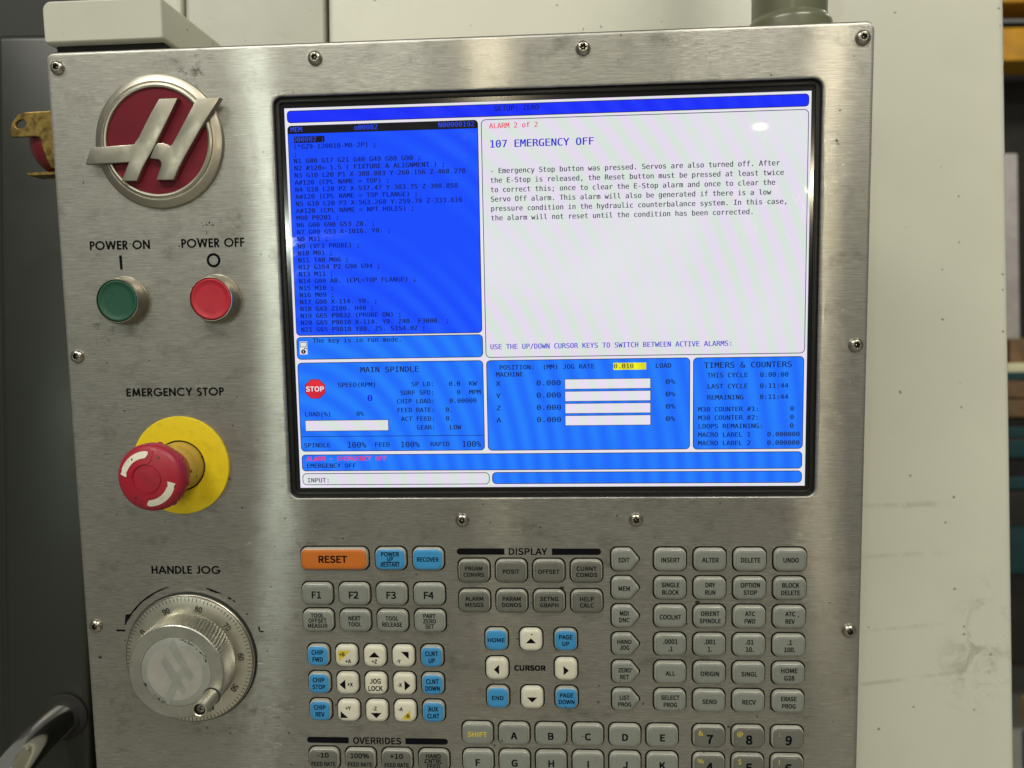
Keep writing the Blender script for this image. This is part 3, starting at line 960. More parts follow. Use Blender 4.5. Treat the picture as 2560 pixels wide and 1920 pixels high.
for turn in (0, 180):
    po, pi_ = [(17.4, 172 + turn)], [(8.9, 172 + turn)]
    for k in range(12):
        a = 168 - k * 7.6 + turn
        po.append((17.5, a)); pi_.append((8.9, a))
    po.append((16.5, 76 + turn)); pi_.append((11.0, 76 + turn))
    dome_shape('raised_pad', po, pi_, 'estop_red', 0.35)
    po, pi_ = [(16.3, 170 + turn), (15.6, 164 + turn)], [(12.0, 174 + turn), (12.6, 160 + turn)]
    for k in range(9):
        a = 158 - k * 8.2 + turn
        po.append((16.1, a)); pi_.append((12.2, a))
    po.append((15.6, 86 + turn)); pi_.append((14.2, 86 + turn))
    dome_shape('arrow', po, pi_, 'white_print', 0.6)
nub = MB()
nub.lathe([(1.5, 0), (1.4, 1.2), (0.9, 1.8), (0.3, 2.0)], 12)
nm = nub.mesh('grip_nub', ['estop_red'], 40)
for k in range(8):
    a = math.radians(45 * k + 12)
    q = bpy.data.objects.new('grip_nub', nm)
    COL.objects.link(q)
    q.parent = head
    q.location = P(19.1 * math.cos(a), 19.1 * math.sin(a), 31.8)
    q.rotation_euler = Vector((0, -1, 0)).rotation_difference(P(math.cos(a), math.sin(a), 0).normalized()).to_euler()
    q.scale = (1.0, 0.6, 1.3)

# ---- jog handwheel
jb = MB()
jb.lathe([(42.4, 0.0), (42.4, 0.8), (41.9, 1.2), (41.6, 0.9), (41.6, 2.6), (41.3, 3.0), (40.9, 3.2), (40.5, 3.9), (40.0, 4.1), (31.0, 4.5), (29, 4.5)], 128, [1, 1, 1, 0, 0, 1, 0, 0, 0, 0], False)
jog = add('jog_wheel', jb.mesh('jog_wheel', ['dial', 'gap'], 30), panel, (JX, JY, 0), 'silver graduated handwheel with knurled knob and crank pin')
tb = MB()
OFF = -4.0  # the dial's 85 stands just left of straight up
for k in range(100):
    a = math.radians(OFF + (85 - k) * 3.6)
    r1, r0 = 40.3, (37.0 if k % 5 else 36.4)
    dx, dy = math.sin(a), -math.cos(a)
    nx, ny = -dy * 0.21, dx * 0.21
    tb.face([tb.vert(dx * r + s * nx, dy * r + s * ny, 4.22 if r < 40 else 4.12) for r, s in ((r0, -1), (r1, -1), (r1, 1), (r0, 1))])
add('tick_marks', tb.mesh('tick_marks', ['engrave']), jog)
for k in range(0, 100, 10):
    a = math.radians(OFF + (85 - k) * 3.6)
    rr = 32.1
    text('dial_number', str(k), jog, rr * math.sin(a), -rr * math.cos(a), 4.62, 3.5, 'engrave', hs=0.85, rot=-a, bold=0.012)
wb = MB()
n = 84 * 4
def tooth(rb, depth, tw):
    out = []
    for i in range(n):
        a = 2 * math.pi * i / n
        r = rb - depth * (0, 0.5, 1.0, 0.5)[i % 4]
        out.append((r * math.cos(a + tw), r * math.sin(a + tw)))
    return out
prof = [(tooth(30.2, 0.0, 0), 4.0), (tooth(30.4, 0.9, 0), 5.0), (tooth(30.6, 1.8, 0.02), 7.0), (tooth(30.6, 1.8, 0.09), 17.8), (tooth(30.0, 0.9, 0.10), 19.7), (tooth(29.5, 0.0, 0.12), 20.6), (tooth(29.0, 0, 0.12), 21.0), (tooth(21.9, 0, 0.12), 21.0), (tooth(21.8, 0, 0.12), 20.5)]
wb.loops([[(x, y, z) for x, y in L] for L, z in prof], None, False)
knob = add('knob', wb.mesh('knob', ['knob'], 20), jog)
ib = MB()
ib.lathe([(21.8, 20.4), (21.7, 20.9), (21.4, 21.05), (10, 21.05)], 72)
ins = add('insert_disc', ib.mesh('insert_disc', ['knob_insert'], 30), jog)
flat_c = [(17.3 * math.cos(t * math.pi / 30), 17.3 * math.sin(t * math.pi / 30)) for t in range(60)]
flat('pale_circle', flat_c, 21.12, 'insert_pale', jog, (-0.6, 0.6, 0))
def turned(pts, ang, s):
    ca, sa = math.cos(ang), math.sin(ang)
    return [((x * ca + y * sa) * s - 0.6, (-x * sa + y * ca) * s + 0.6) for x, y in pts]
for pts in (HL, HR):
    prism('insert_letter', turned(rel(pts), math.radians(60), 0.47), 21.1, 21.22, ['knob_insert'], jog)
# chipped edge of the insert
rnd = random.Random(9)
chb = MB()
for a0, a1 in ((55, 88), (20, 50), (200, 262)):
    for k in range(9):
        a = math.radians(rnd.uniform(a0, a1))
        r = rnd.uniform(20.2, 21.5)
        x, y = r * math.cos(a), -r * math.sin(a)
        tx, ty = -math.sin(a), -math.cos(a)
        w, t = rnd.uniform(0.5, 1.7), rnd.uniform(0.15, 0.45)
        chb.poly([(x - tx * w, y - ty * w), (x + math.cos(a) * t, y - math.sin(a) * t), (x + tx * w, y + ty * w), (x - math.cos(a) * t, y + math.sin(a) * t)], 21.14 + k * 0.004)
add('edge_chips', chb.mesh('edge_chips', ['engrave']), jog)
# crank pin
CX, CY = -205.6 - JX, 237.5 - JY
pb = MB()
pb.lathe([(5.4, 20.9), (5.4, 21.3), (4.9, 21.5), (4.75, 24.0), (4.75, 36.8), (4.4, 37.4), (3.7, 37.5), (3.4, 37.2), (3.4, 34.8), (2.6, 34.7)], 40, [1, 1, 0, 0, 0, 0, 0, 1, 1], True, CX, CY)
pinobj = add('crank_pin', pb.mesh('crank_pin', ['dial', 'gap'], 35), jog)
sb = MB()
sb.lathe([(2.9, 34.7), (2.9, 35.4), (2.3, 36.0), (1.0, 36.2)], 24, None, True, CX, CY)
add('pin_screw', sb.mesh('pin_screw', ['screw'], 35), jog)
xb = MB()
for ang in (0.3, 0.3 + math.pi / 2):
    c, s = math.cos(ang), math.sin(ang)
    xb.poly([(CX + c * u - s * w, CY + s * u + c * w) for u, w in ((-1.7, -.35), (1.7, -.35), (1.7, .35), (-1.7, .35))], 36.25 + ang * 0.01)
add('cross_recess', xb.mesh('cross_recess', ['gap']), jog)

# ---- keys
KEYM = {}
def key_mesh(kind, w, h, top):
    k = (kind, w, h, top)
    if k in KEYM:
        return KEYM[k]
    if kind == 'tag':
        base = [(-w / 2, -h / 2), (w / 2 - 5.6, -h / 2), (w / 2, 0), (w / 2 - 5.6, h / 2), (-w / 2, h / 2)]
        rr = [3.6, 3.0, 1.8, 3.0, 3.6]
    else:
        base = rect(w, h)
        rr = [4.0] * 4
    def L(d, z, seg=6):
        p = inset(base, d)
        return [(x, y, z) for x, y in rounded(p, [max(0.5, q - d * 0.55) for q in rr], seg)]
    b = MB()
    tinted = top in ('key_blue', 'key_orange')
    side = 1 if tinted or top != 'key_white' else 0
    rows = [L(-0.85, 0.02), L(-0.82, 0.05), L(-0.05, 0.06), L(0.0, 0.05), L(0.05, 1.7), L(0.25, 2.3), L(0.65, 2.72), L(1.5, 3.16), L(2.2, 3.30), L(3.2, 3.32)]
    mis = [2, 2, 2, side, side, side, 0, 0, 0]
    b.loops(rows, mis)
    KEYM[k] = b.mesh('key', [top, 'key_rim', 'well_shade'], 50)
    return KEYM[k]
KZ = 3.36
CNAME = {'key_grey': 'grey', 'key_dark': 'dark grey', 'key_white': 'cream white', 'key_blue': 'blue', 'key_orange': 'orange'}
def key(x, y, w, h, mat, lines, kind='rect', what=None, mark_mat='print'):
    shape = 'arrow-ended ' if kind == 'tag' else ('wide ' if w > 30 else '')
    o = add('key', key_mesh(kind, w, h, mat), panel, (x, y, 0), '%s%s key %s' % (shape, CNAME[mat], what or 'marked ' + ' '.join(l[0] for l in lines)))
    rj = random.Random(int(x * 7 + y * 13))
    o.rotation_euler = (0, rj.uniform(-0.006, 0.006), 0)
    for l in lines:
        s, dy, cap, hs = l[:4]
        dx = l[4] if len(l) > 4 else 0.0
        bold = l[5] if len(l) > 5 else 0.014
        mm = l[6] if len(l) > 6 else mark_mat
        text('legend', s, o, dx, dy - 0.8, KZ, cap, mm, hs=hs, bold=bold)
    return o
one = lambda s, cap=2.75, hs=0.80: [(s, 1.9, cap, hs)]
two = lambda a, b, cap=2.65, hs=0.80: [(a, -0.45, cap, hs), (b, 4.15, cap, hs)]
GX = [73.1, 96.75, 120.4, 144.1]
GY = [158.2, 175.9, 193.6, 211.3, 229.0, 246.7]
rows = [(one('INSERT'), one('ALTER'), one('DELETE'), one('UNDO')),
        (two('SINGLE', 'BLOCK'), two('DRY', 'RUN'), two('OPTION', 'STOP'), two('BLOCK', 'DELETE')),
        (one('COOLNT'), two('ORIENT', 'SPINDLE'), two('ATC', 'FWD'), two('ATC', 'REV')),
        (two('.0001', '.1', 2.8, .86), two('.001', '1.', 2.8, .86), two('.01', '10.', 2.8, .86), two('.1', '100.', 2.8, .86)),
        (one('ALL', 2.7, .85), one('ORIGIN', 2.7, .85), one('SINGL', 2.7, .85), two('HOME', 'G28', 2.7, .88)),
        (two('SELECT', 'PROG'), one('SEND', 2.7, .85), one('RECV', 2.7, .85), two('ERASE', 'PROG'))]
for y, r in zip(GY, rows):
    for x, l in zip(GX, r):
        key(x, y, 19.0, 13.9, 'key_grey', l)
tags = [[('EDIT', 1.9, 2.7, .78, -1.0)], [('MEM', 1.9, 2.7, .82, -1.0)], [('MDI', -0.3, 2.7, .8, -1.0), ('DNC', 3.9, 2.7, .8, -1.0)], [('HAND', -0.2, 2.6, .84, -1.0), ('JOG', 3.5, 2.6, .8, -1.0)],
        [('ZERO', 0.1, 2.6, .78, -1.0), ('RET', 4.4, 2.6, .8, -1.0)], [('LIST', -0.1, 2.6, .8, -1.0), ('PROG', 4.2, 2.6, .8, -1.0)]]
for y, l in zip(GY, tags):
    key(46.4, y, 16.9, 13.9, 'key_grey', l, 'tag')
# display group
for y, r in ((165.4, (two('PRGRM', 'CONVRS', 2.4, .92), one('POSIT', 2.45, 1.0), one('OFFSET', 2.45, 1.0), two('CURNT', 'COMDS', 2.5, 1.0))),
             (184.4, (two('ALARM', 'MESGS', 2.5, .95), two('PARAM', 'DGNOS', 2.5, .95), two('SETNG', 'GRAPH', 2.5, .95), two('HELP', 'CALC', 2.5, .95)))):
    for i, l in enumerate(r):
        l = [(s, {-0.45: 0.0, 4.15: 3.9}.get(dy, dy), cap, hs) for s, dy, cap, hs in l]
        key(-45.8 + 22.9 * i, y, 19.0, 14.2, 'key_dark', l)
# cursor group
def tri(o, pts, mat='print'):
    flat('legend', [(x, y - 0.6) for x, y in pts], KZ, mat, o)
for x, y, s in ((-32.8, 208.7, ['HOME']), (9.8, 208.7, ['PAGE', 'UP']), (-32.6, 245.8, ['END']), (9.9, 245.8, ['PAGE', 'DOWN'])):
    l = [(s[0], 1.9, 2.5, 1.02)] if len(s) == 1 else [(s[0], -0.2, 2.6, .88), (s[1], 4.0, 2.6, .86)]
    key(x, y, 13.8, 13.9, 'key_blue', l)
for x, y, pts, w in ((-11.5, 208.7, [(-3.2, 2.3), (0, -0.9), (3.2, 2.3)], 'up'), (-32.7, 227.3, [(1.3, -2.4), (1.3, 3.8), (-2.0, 0.7)], 'left'),
                     (9.8, 227.3, [(-1.6, -2.0), (1.7, 0.9), (-1.6, 3.9)], 'right'), (-11.3, 245.8, [(-3.2, -0.2), (3.2, -0.2), (0, 3.1)], 'down')):
    o = key(x, y, 13.8, 13.9, 'key_white', [], what='with black triangle pointing ' + w)
    tri(o, pts)
# reset and function keys
key(-132.3, 157.9, 42.2, 14.0, 'key_orange', [('RESET', 2.7, 4.1, 1.0, -0.5, 0.03)])
key(-97.1, 157.9, 19.0, 14.0, 'key_blue', [('POWER', -1.3, 2.6, .84), ('UP', 1.7, 2.5, .8), ('RESTART', 5.2, 2.6, .74)])
for o in [x for x in panel.children if x.get('label') == 'blue key marked POWER UP RESTART']:
    flat('legend', [(-5.0, 1.3), (5.2, 1.3), (5.2, 1.62), (-5.0, 1.62)], KZ, 'print', o)
key(-73.8, 157.9, 19.0, 14.0, 'key_blue', [('RECOVER', 2.0, 2.6, .80)])
FX = [-144.0, -120.6, -97.2, -73.8]
for i, x in enumerate(FX):
    key(x, 180.3, 19.2, 14.0, 'key_grey', [('F%d' % (i + 1), 3.0, 4.2, .95, 0, 0.024)])
three = lambda a, b, c: [(a, -1.7, 2.55, .84), (b, 1.6, 2.55, .84), (c, 4.9, 2.55, .84)]
for x, l in zip(FX, (three('TOOL', 'OFFSET', 'MEASUR'), two('NEXT', 'TOOL', 2.6, .82), two('TOOL', 'RELEASE', 2.6, .80), three('PART', 'ZERO', 'SET'))):
    l = [(s, {-0.45: 0.0, 4.15: 3.9}.get(dy, dy), cap, hs) for s, dy, cap, hs in l]
    key(x, 197.3, 19.2, 14.0, 'key_grey', l)
# jog keys
JXs = [-144.9 + 17.95 * i for i in range(5)]
JYs = [219.9, 237.8, 255.7]
for y, a in zip(JYs, ('FWD', 'STOP', 'REV')):
    key(JXs[0], y, 13.8, 13.7, 'key_blue', [('CHIP', -0.3, 2.8, .80), (a, 4.2, 2.8, .78)])
for y, (a, b) in zip(JYs, (('CLNT', 'UP'), ('CLNT', 'DOWN'), ('AUX', 'CLNT'))):
    key(JXs[4], y, 13.8, 13.7, 'key_blue', [(a, -0.1, 2.8, .78), (b, 4.4, 2.8, .74)])
def jk(i, j, legend, pts, what, mat='print'):
    o = key(JXs[i], JYs[j], 13.8, 13.7, 'key_white', [], what=what)
    for s, dx, dy in legend:
        text('legend', s, o, dx, dy - 0.6, KZ + 0.02, 2.4, 'print', hs=.86, bold=0.014)
    if pts:
        flat('legend', [(x, y - 0.6) for x, y in pts], KZ, mat, o)
jk(1, 0, [('+B', -2.6, 0.3), ('+A', 1.3, 4.8)], [(-4.9, -3.2), (3.0, -3.2), (-4.2, 3.6), (-4.6, 3.4)], 'with yellow corner marked plus B plus A', 'yellow_print')
jk(2, 0, [('+Z', -0.1, 4.8)], [(-3.6, 1.0), (0, -2.6), (3.4, 1.0)], 'with up triangle marked plus Z')
jk(3, 0, [('-Y', -2.9, 4.6)], [(-1.2, -2.8), (3.6, -2.8), (3.6, 1.9)], 'with corner triangle marked minus Y')
jk(1, 1, [('+X', 2.0, 2.0)], [(-1.0, -2.4), (-1.0, 4.2), (-4.7, 0.9)], 'with left triangle marked plus X')
key(JXs[2], JYs[1], 13.8, 13.7, 'key_white', [('JOG', 0.2, 3.0, .82), ('LOCK', 4.9, 3.0, .80)])
jk(3, 1, [('-X', -2.6, 2.0)], [(0.4, -2.2), (4.1, 1.1), (0.4, 4.5)], 'with right triangle marked minus X')
jk(1, 2, [('+Y', 0.2, -0.4)], [(-4.8, 0.3), (0.0, 4.8), (-4.8, 4.8)], 'with corner triangle marked plus Y')
jk(2, 2, [('-Z', -1.0, -0.4)], [(-3.6, 1.2), (3.4, 1.2), (-0.1, 4.7)], 'with down triangle marked minus Z')
jk(3, 2, [('-A', -2.6, -0.2), ('-B', 1.5, 4.2)], [(3.7, -1.0), (3.7, 5.2), (-2.4, 5.2)], 'with yellow corner marked minus A minus B', 'yellow_print')
# overrides
for x, l in zip(FX, ([('-10', -1.0, 3.0, 1.15), ('FEED RATE', 4.6, 2.6, .80)], [('100%', -1.0, 3.0, 1.05), ('FEED RATE', 4.6, 2.6, .80)], [('+10', -1.0, 3.0, 1.15), ('FEED RATE', 4.6, 2.6, .80)], [('HAND', -1.6, 2.7, .88), ('CNTRL', 1.7, 2.7, .88), ('FEED', 5.0, 2.7, .88)])):
    key(x, 288.0, 19.2, 14.2, 'key_dark', l)
# letters and digits
LX = [-45.8 + 22.85 * i for i in range(6)]
key(LX[0], 269.7, 19.1, 14.3, 'key_grey', [('SHIFT', 2.1, 3.0, 1.0, 0, 0.014, 'yellow_print')])
for x, s in zip(LX[1:], 'ABCDE'):
    key(x, 269.7, 19.1, 14.3, 'key_grey', [(s, 3.2, 4.2, .98, 0, 0.03)])
for x, s in zip(LX, 'FGHIJK'):
    key(x, 287.6, 19.1, 14.3, 'key_grey', [(s, 3.2, 4.2, .98, 0, 0.03)])
for y, r in ((269.6, (('7', '&'), ('8', '@'), ('9', ':'))), (287.6, (('4', '%'), ('5', '$'), ('6', '!')))):
    for x, (a, b) in zip(GX[1:], r):
        key(x, y, 19.2, 14.2, 'key_dark', [(a, 4.4, 5.4, .92, 0.3, 0.03), (b, -0.8, 2.9, 1.0, -5.2, 0.006, 'yellow_print')], what='marked with digit ' + a)

# cream box on top of the pendant's corner, running back to the machine
ab = MB()
ao = rounded([(-296.5, -180.6), (-223.2, -180.6), (-223.2, -156.0), (-296.5, -156.0)], [5.5, 2.4, 2.2, 2.2], 6)
ab.loops([[(x, y, z) for x, y in inset(ao, d)] for d, z in ((0, -118), (0, -2.4), (0.3, -1.4), (0.9, -0.7), (1.4, -0.5), (1.6, -0.5))], None, True, True)
add('top_box', ab.mesh('top_box', ['cream'], 35), panel, label='cream painted box on top of the panel corner')
bb = MB()
bb.box(-292, -226, -155.9, -148.8, -110, -6)
add('box_gap_shade', bb.mesh('box_gap_shade', ['gap']), panel)  # black block standing in for the shaded gap under the box

# ================================================================== SUPPORT POST
post = thing('support_post', 'olive grey painted round post with flange above the panel', 'post', PANEL @ Matrix.Translation(P(153.4, -149.2, -50)))
def upright(name, prof, mat, n=64):
    b = MB()
    b.loops([[(r * math.cos(2 * math.pi * i / n), y, r * math.sin(2 * math.pi * i / n)) for i in range(n)] for r, y in prof])
    return add(name, b.mesh(name, [mat], 30), post)
upright('flange', [(25.6, 0), (25.6, -15.2), (25.2, -17.2), (24.2, -18.6), (23.2, -19.3), (22.7, -20.5)], 'post')
upright('tube', [(22.5, -18), (22.5, -600)], 'post')

# ================================================================== BRASS LATCH on the panel's left side
latch = thing('brass_latch', 'tarnished brass hasp with a hole and red barrel beside the panel', 'latch', PANEL @ Matrix.Translation(P(-318, -105, -30)))
lr = lambda pts: [(x + 318, y + 105) for x, y in pts]
outline = lr([(-341.6, -109.2), (-342.3, -112.2), (-340.2, -118.4), (-336.2, -122.9), (-331.5, -124.6), (-316.0, -124.8), (-293.0, -124.8), (-293.0, -88), (-316.2, -89.0), (-319.0, -95.5), (-321.1, -102.1), (-321.7, -106.6), (-322.6, -108.6), (-325.3, -109.3)])
hole = [(-334.3 + 318 + 3.7 * math.cos(t) * 0.97 + 0.6 * math.sin(t), -117.2 + 105 + 2.6 * math.sin(t) - 0.9 * math.cos(t)) for t in [2 * math.pi * i / 20 for i in range(20)]]
bm = bmesh.new()
def holed(bm, outer, inner, z0, z1):
    for z in (z0, z1):
        es = []
        for ring in (outer, inner):
            vs_ = [bm.verts.new(P(x, y, z)) for x, y in ring]
            es += [bm.edges.new((vs_[i], vs_[(i + 1) % len(vs_)])) for i in range(len(vs_))]
        bmesh.ops.triangle_fill(bm, use_beauty=True, edges=es)
    for ring in (outer, inner):
        n_ = len(ring)
        for i in range(n_):
            a, b_ = ring[i], ring[(i + 1) % n_]
            bm.faces.new([bm.verts.new(P(*q)) for q in ((*a, z0), (*b_, z0), (*b_, z1), (*a, z1))])
    bmesh.ops.remove_doubles(bm, verts=bm.verts, dist=1e-6)
    bmesh.ops.recalc_face_normals(bm, faces=bm.faces)
holed(bm, outline, hole, -1.5, 1.0)
bmesh.ops.bevel(bm, geom=[e for e in bm.edges if e.is_manifold and len(e.link_faces) == 2 and e.calc_face_angle(0) > 1.2], offset=0.0006, segments=2, profile=0.6, affect='EDGES')
me = bpy.data.meshes.new('hasp')
bm.to_mesh(me)
bm.free()
me.materials.append(M['brass'])
add('hasp', me, latch)
rb = MB()
rb.loops([[(c * 1, yy, -15.5 + s) for c, s in [(-5.5 + r * math.cos(2 * math.pi * i / 40), r * math.sin(2 * math.pi * i / 40)) for i in range(40)]] for yy, r in ((-6.0, 14.0), (-0.5, 14.2), (6, 12.6), (11.5, 9.2), (14.6, 6.0), (16.6, 3.0))], None, True, True)
add('red_barrel', rb.mesh('red_barrel', ['brass_red'], 40), latch)
sb = MB()
sb.box(-14.4, 24, 18.2, 19.9, -14, 1.0)
add('strip', sb.mesh('strip', ['brass']), latch)

# ================================================================== MACHINE behind (world metres, camera at the origin of x and y)
def wbox(name, x0, x1, y0, y1, z0, z1, mat, parent=None, bevel=0.0, label=None):
    bm = bmesh.new()
    bmesh.ops.create_cube(bm, size=1.0)
    c = Vector(((x0 + x1) / 2, (y0 + y1) / 2, (z0 + z1) / 2))
    for v in bm.verts:
        v.co = Vector((v.co.x * (x1 - x0), v.co.y * (y1 - y0), v.co.z * (z1 - z0)))
    if bevel:
        bmesh.ops.bevel(bm, geom=list(bm.edges), offset=bevel, segments=3, profile=0.6, affect='EDGES')
    me = bpy.data.meshes.new(name)
    bm.to_mesh(me)
    bm.free()
    me.materials.append(M[mat] if isinstance(mat, str) else mat)
    if bevel:
        me.polygons.foreach_set('use_smooth', [True] * len(me.polygons))
        me.set_sharp_from_angle(angle=math.radians(40))
    o = bpy.data.objects.new(name, me)
    COL.objects.link(o)
    if parent:
        o.parent = parent
        o.location = c - parent.location
    else:
        o.location = c
    if label:
        o['label'] = label
    return o

CY_ = 0.60   # distance of the machine's front sheets
enc = thing('machine_enclosure', 'cream painted sheet metal enclosure of the machine behind the panel', 'machine', Matrix.Translation((0, CY_, 0)))
px = lambda p, d: (p - 1280) / 1943.04 * d
xs = [px(300, CY_), px(471, CY_), px(829, CY_), px(2521, CY_) + 0.0]
zc = EYE.z
def sheet(x0, x1, y, mat):
    o = wbox('sheet', x0, x1, y, y + 0.03, 0.25, 2.5, mat, enc, 0.004)
    return o
sheet(xs[0], xs[1] - 0.0012, CY_, 'cream')
sheet(xs[1] + 0.0012, xs[2] - 0.0016, CY_, 'cream_dirty')
# the wide sheet: its own origin at the camera's height so the scuffs sit low on its right
wide = wbox('sheet', xs[2] + 0.0016, xs[3], CY_ - 0.002, CY_ + 0.03, 0.25, 2.5, 'cabinet', enc, 0.005)
off = Vector((wide.location.x, 0, wide.location.z - zc))
wide.data.transform(Matrix.Translation(off))
wide.location -= off
wbox('backing', xs[0] + 0.01, xs[3] - 0.012, CY_ + 0.031, CY_ + 0.6, 0.24, 2.49, 'gap', enc)

# dark door at the left with its chrome handle
DD = 0.64
door = thing('machine_door', 'dark grey green painted machine door edge left of the panel', 'door', Matrix.Translation((-0.38, DD, 0)))
wbox('door_leaf', px(4, DD) - 0.002, px(214, DD), DD, DD + 0.05, 0.4, zc + (960 - 49) / 1943.04 * DD - 0.006, 'door', door, 0.006)
wbox('door_edge', px(4, DD) - 0.012, px(4, DD) - 0.003, DD + 0.012, DD + 0.05, 0.4, zc + (960 - 70) / 1943.04 * DD, 'door', door, 0.003)
hd = bpy.data.curves.new('handle', 'CURVE')
hd.dimensions = '3D'
hd.bevel_depth = 0.0135
hd.bevel_resolution = 10
hd.resolution_u = 24
sp = hd.splines.new('BEZIER')
hx, hz = px(152, DD), zc - (1775 - 960) / 1943.04 * DD
pts = [((hx, DD + 0.01, hz), (hx, DD - 0.035, hz)), ((hx - 0.012, DD - 0.085, hz - 0.045), None), ((hx - 0.012, DD - 0.095, hz - 0.20), None)]
sp.bezier_points.add(2)
for bp_, (co, _) in zip(sp.bezier_points, pts):
    bp_.co = co
    bp_.handle_left_type = bp_.handle_right_type = 'AUTO'
sp.bezier_points[0].handle_right_type = 'FREE'
sp.bezier_points[0].handle_right = pts[0][1]
tmp = bpy.data.objects.new('tmp', hd)
COL.objects.link(tmp)
bpy.context.view_layer.update()
hm = bpy.data.meshes.new_from_object(tmp.evaluated_get(bpy.context.evaluated_depsgraph_get()))
bpy.data.objects.remove(tmp)
hm.materials.clear()
hm.materials.append(M['chrome'])
hm.polygons.foreach_set('use_smooth', [True] * len(hm.polygons))
hm.transform(Matrix.Translation((0.38, -DD, 0)))
ho = bpy.data.objects.new('door_handle', hm)
COL.objects.link(ho)
ho.parent = door
ho['label'] = 'curved chrome tube handle'
cl = MB()
cl.lathe([(19.0, 0), (19.0, 1.5), (17.5, 2.5), (14.0, 2.6)], 40)
co = bpy.data.objects.new('handle_hole_shade', cl.mesh('handle_hole_shade', ['gap'], 35))  # black disc standing in for the dark hole where the handle enters
COL.objects.link(co)
co.parent = door
co.location = (hx + 0.38, -0.0005, hz)

wbox('machine_interior', -1.2, -0.30, 1.05, 1.15, 0.0, 2.6, 'dark')
o = bpy.data.objects['machine_interior']
o['label'] = 'dark inside wall of the machine behind the door'
o['category'] = 'machine wall'

# ------------------------------------------------------------------ workshop seen past the machine's right edge
def tag(o, label, cat, group=None):
    o['label'] = label
    o['category'] = cat
    if group:
        o['group'] = group
    return o
M['floor'] = plain('shop_floor', (0.42, 0.41, 0.36), 0.45, mottled=0.25, scale=3)
M['gold'] = plain('beam_yellow', (0.52, 0.26, 0.015), 0.45, mottled=0.3, scale=12)
M['rack_dark'] = plain('rack_dark', (0.02, 0.017, 0.014), 0.6, mottled=0.4, scale=20)
M['grey_white'] = plain('pale_cabinet', (0.36, 0.33, 0.33), 0.5, mottled=0.25, scale=9)
M['teal'] = plain('bench_teal', (0.008, 0.05, 0.058), 0.45, mottled=0.3, scale=20)
M['wood'] = plain('bench_wood', (0.17, 0.10, 0.05), 0.6, mottled=0.4, scale=14)
M['bench_top'] = plain('bench_top', (0.62, 0.60, 0.40), 0.5, mottled=0.1, scale=14)
M['blue_bin'] = plain('bin_blue', (0.03, 0.10, 0.20), 0.45, mottled=0.25, scale=14)
M['device_screen'] = lit('device_screen', srgb(105, 90, 240))
wl = bpy.data.lights.new('workshop_fill', 'AREA')  # added fill light, no real fitting; brightens the workshop strip
wl.shape, wl.size, wl.size_y, wl.energy, wl.color = 'RECTANGLE', 1.6, 0.5, 45, (1.0, 0.95, 0.82)
wlo = bpy.data.objects.new('workshop_fill', wl)
COL.objects.link(wlo)
wlo.location = (2.3, 2.2, 3.9)
wlo.rotation_euler = (math.radians(18), 0, 0)
fl = wbox('floor', -6, 9, -4, 12, -0.1, 0.0, 'floor')
fl['kind'] = 'structure'
BD = 3.2
bx = lambda p: px(p, BD)
bz = lambda p: zc - (p - 960) / 1943.04 * BD
L_ = bx(2440)
beam = tag(wbox('overhead_beam', bx(2380), bx(3400), BD + 0.9, BD + 1.1, zc - (168 - 960) / 1943.04 * (BD + .9), zc - (85 - 960) / 1943.04 * (BD + .9), 'gold', None, 0.008), 'yellow painted steel beam high up at the right edge', 'beam')
beam2 = tag(wbox('overhead_beam', bx(2380), bx(3400), BD + 0.9, BD + 1.1, zc - (22 - 960) / 1943.04 * (BD + .9), zc + 2.25, 'gold', None, 0.008), 'upper yellow beam in the top right corner', 'beam')
tag(wbox('storage_rack', bx(2400), bx(3300), BD + 1.4, BD + 1.7, 0.0, 3.6, 'rack_dark'), 'dark storage rack far behind the machine at the right', 'rack')
cab = tag(wbox('pale_cabinet', px(2430, BD + .55), px(2553, BD + .55), BD + 0.55, BD + 1.0, 0.5, zc - (400 - 960) / 1943.04 * (BD + .55), 'grey_white', None, 0.01), 'pale grey upright cabinet behind the workbench', 'cabinet')
bench = thing('workbench', 'teal workbench with wooden drawers at the right edge', 'workbench', Matrix.Translation((bx(2700), BD, 0)))
wbox('bench_top', bx(2440), bx(3100), BD, BD + 0.5, bz(948), bz(925), 'bench_top', bench, 0.004)
wbox('edge_rail', bx(2442), bx(3098), BD - 0.004, BD + 0.02, bz(966), bz(949), 'teal', bench, 0.003)
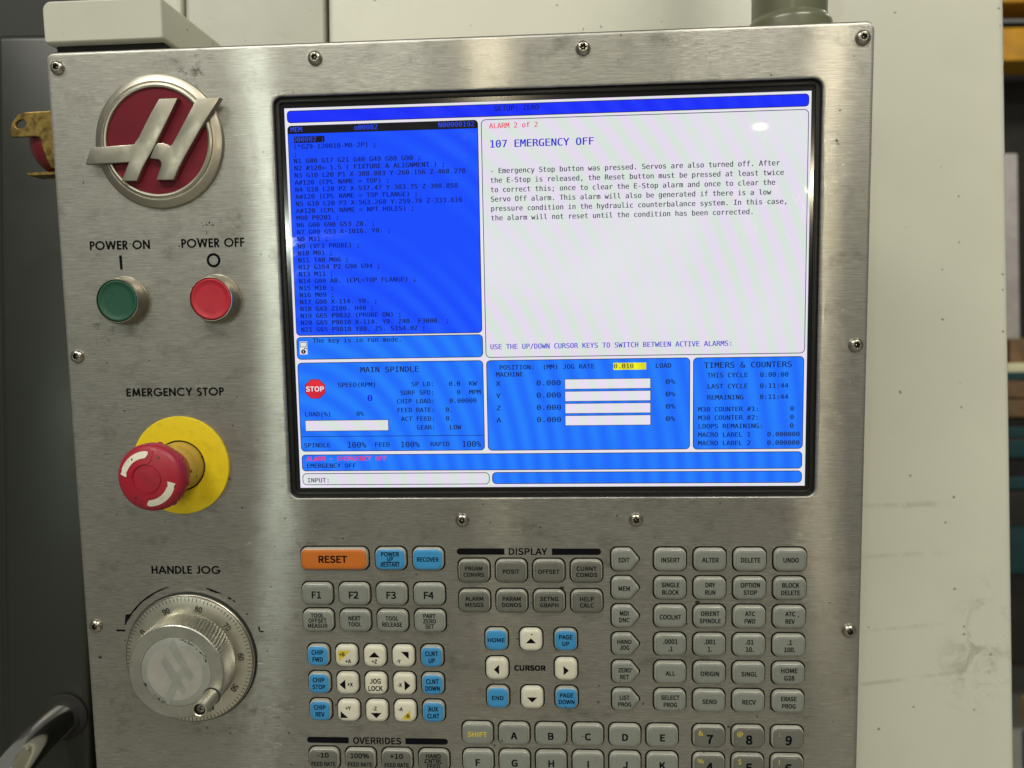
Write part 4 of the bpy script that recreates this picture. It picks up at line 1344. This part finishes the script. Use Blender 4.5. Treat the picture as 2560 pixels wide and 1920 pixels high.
for k, (a, b_) in enumerate(((968, 1012), (1016, 1060))):
    wbox('drawer', bx(2446), bx(2760), BD, BD + 0.4, bz(b_), bz(a), 'wood', bench, 0.004)
wbox('carcass', bx(2446), bx(3094), BD + 0.03, BD + 0.48, 0.3, bz(1062), 'rack_dark', bench)
for a, b_ in ((1085, 1112), (1210, 1240), (1330, 1450)):
    wbox('shelf_rail', bx(2444), bx(3096), BD - 0.006, BD + 0.02, bz(b_), bz(a), 'teal', bench, 0.003)
wbox('shelf_board', bx(2446), bx(3094), BD + 0.004, BD + 0.028, bz(1160), bz(1114), 'wood', bench)
for nm, x0, x1, a, b_, mt, lb in (('parts_bin', 2500, 2562, 1160, 1112 + 5, 'teal', 'small teal parts bin on the upper bench shelf'), ('parts_bin', 2505, 2640, 1330, 1245, 'rack_dark', 'dark parts bin on the middle bench shelf'),
                              ('cardboard_box', 2566, 2680, 924, 860, 'wood', 'brown cardboard box on the workbench')):
    tag(wbox(nm, bx(x0), bx(x1), BD - 0.01 if nm == 'parts_bin' else BD + 0.1, BD + 0.002 if nm == 'parts_bin' else BD + 0.4, bz(a), bz(b_), mt, None, 0.004), lb, 'bin' if nm == 'parts_bin' else 'box')
dev = thing('bench_terminal', 'small black terminal with a violet screen on the workbench', 'terminal', Matrix.Translation((bx(2545), BD + 0.15, bz(925))))
wbox('body', bx(2520), bx(2566), BD + 0.12, BD + 0.2, bz(924), bz(822), 'rack_dark', dev, 0.012)
wbox('display', bx(2528), bx(2556), BD + 0.115, BD + 0.122, bz(850), bz(830), 'device_screen', dev)
tape = wbox('floor_stripe', 1.75, 4.2, 4.02, 4.10, 0.002, 0.004, 'gold')
tape['kind'] = 'structure'
tag(wbox('barrier_rail', 1.70, 2.6, 2.55, 2.62, zc - 1.16, zc - 1.07, 'gold', None, 0.01), 'yellow barrier rail low at the right edge', 'barrier')
tag(wbox('blue_bin', 1.62, 2.4, 2.35, 2.5, 0.02, zc - 1.13, 'blue_bin', None, 0.012), 'blue bin in the bottom right corner', 'bin')

build_texts()
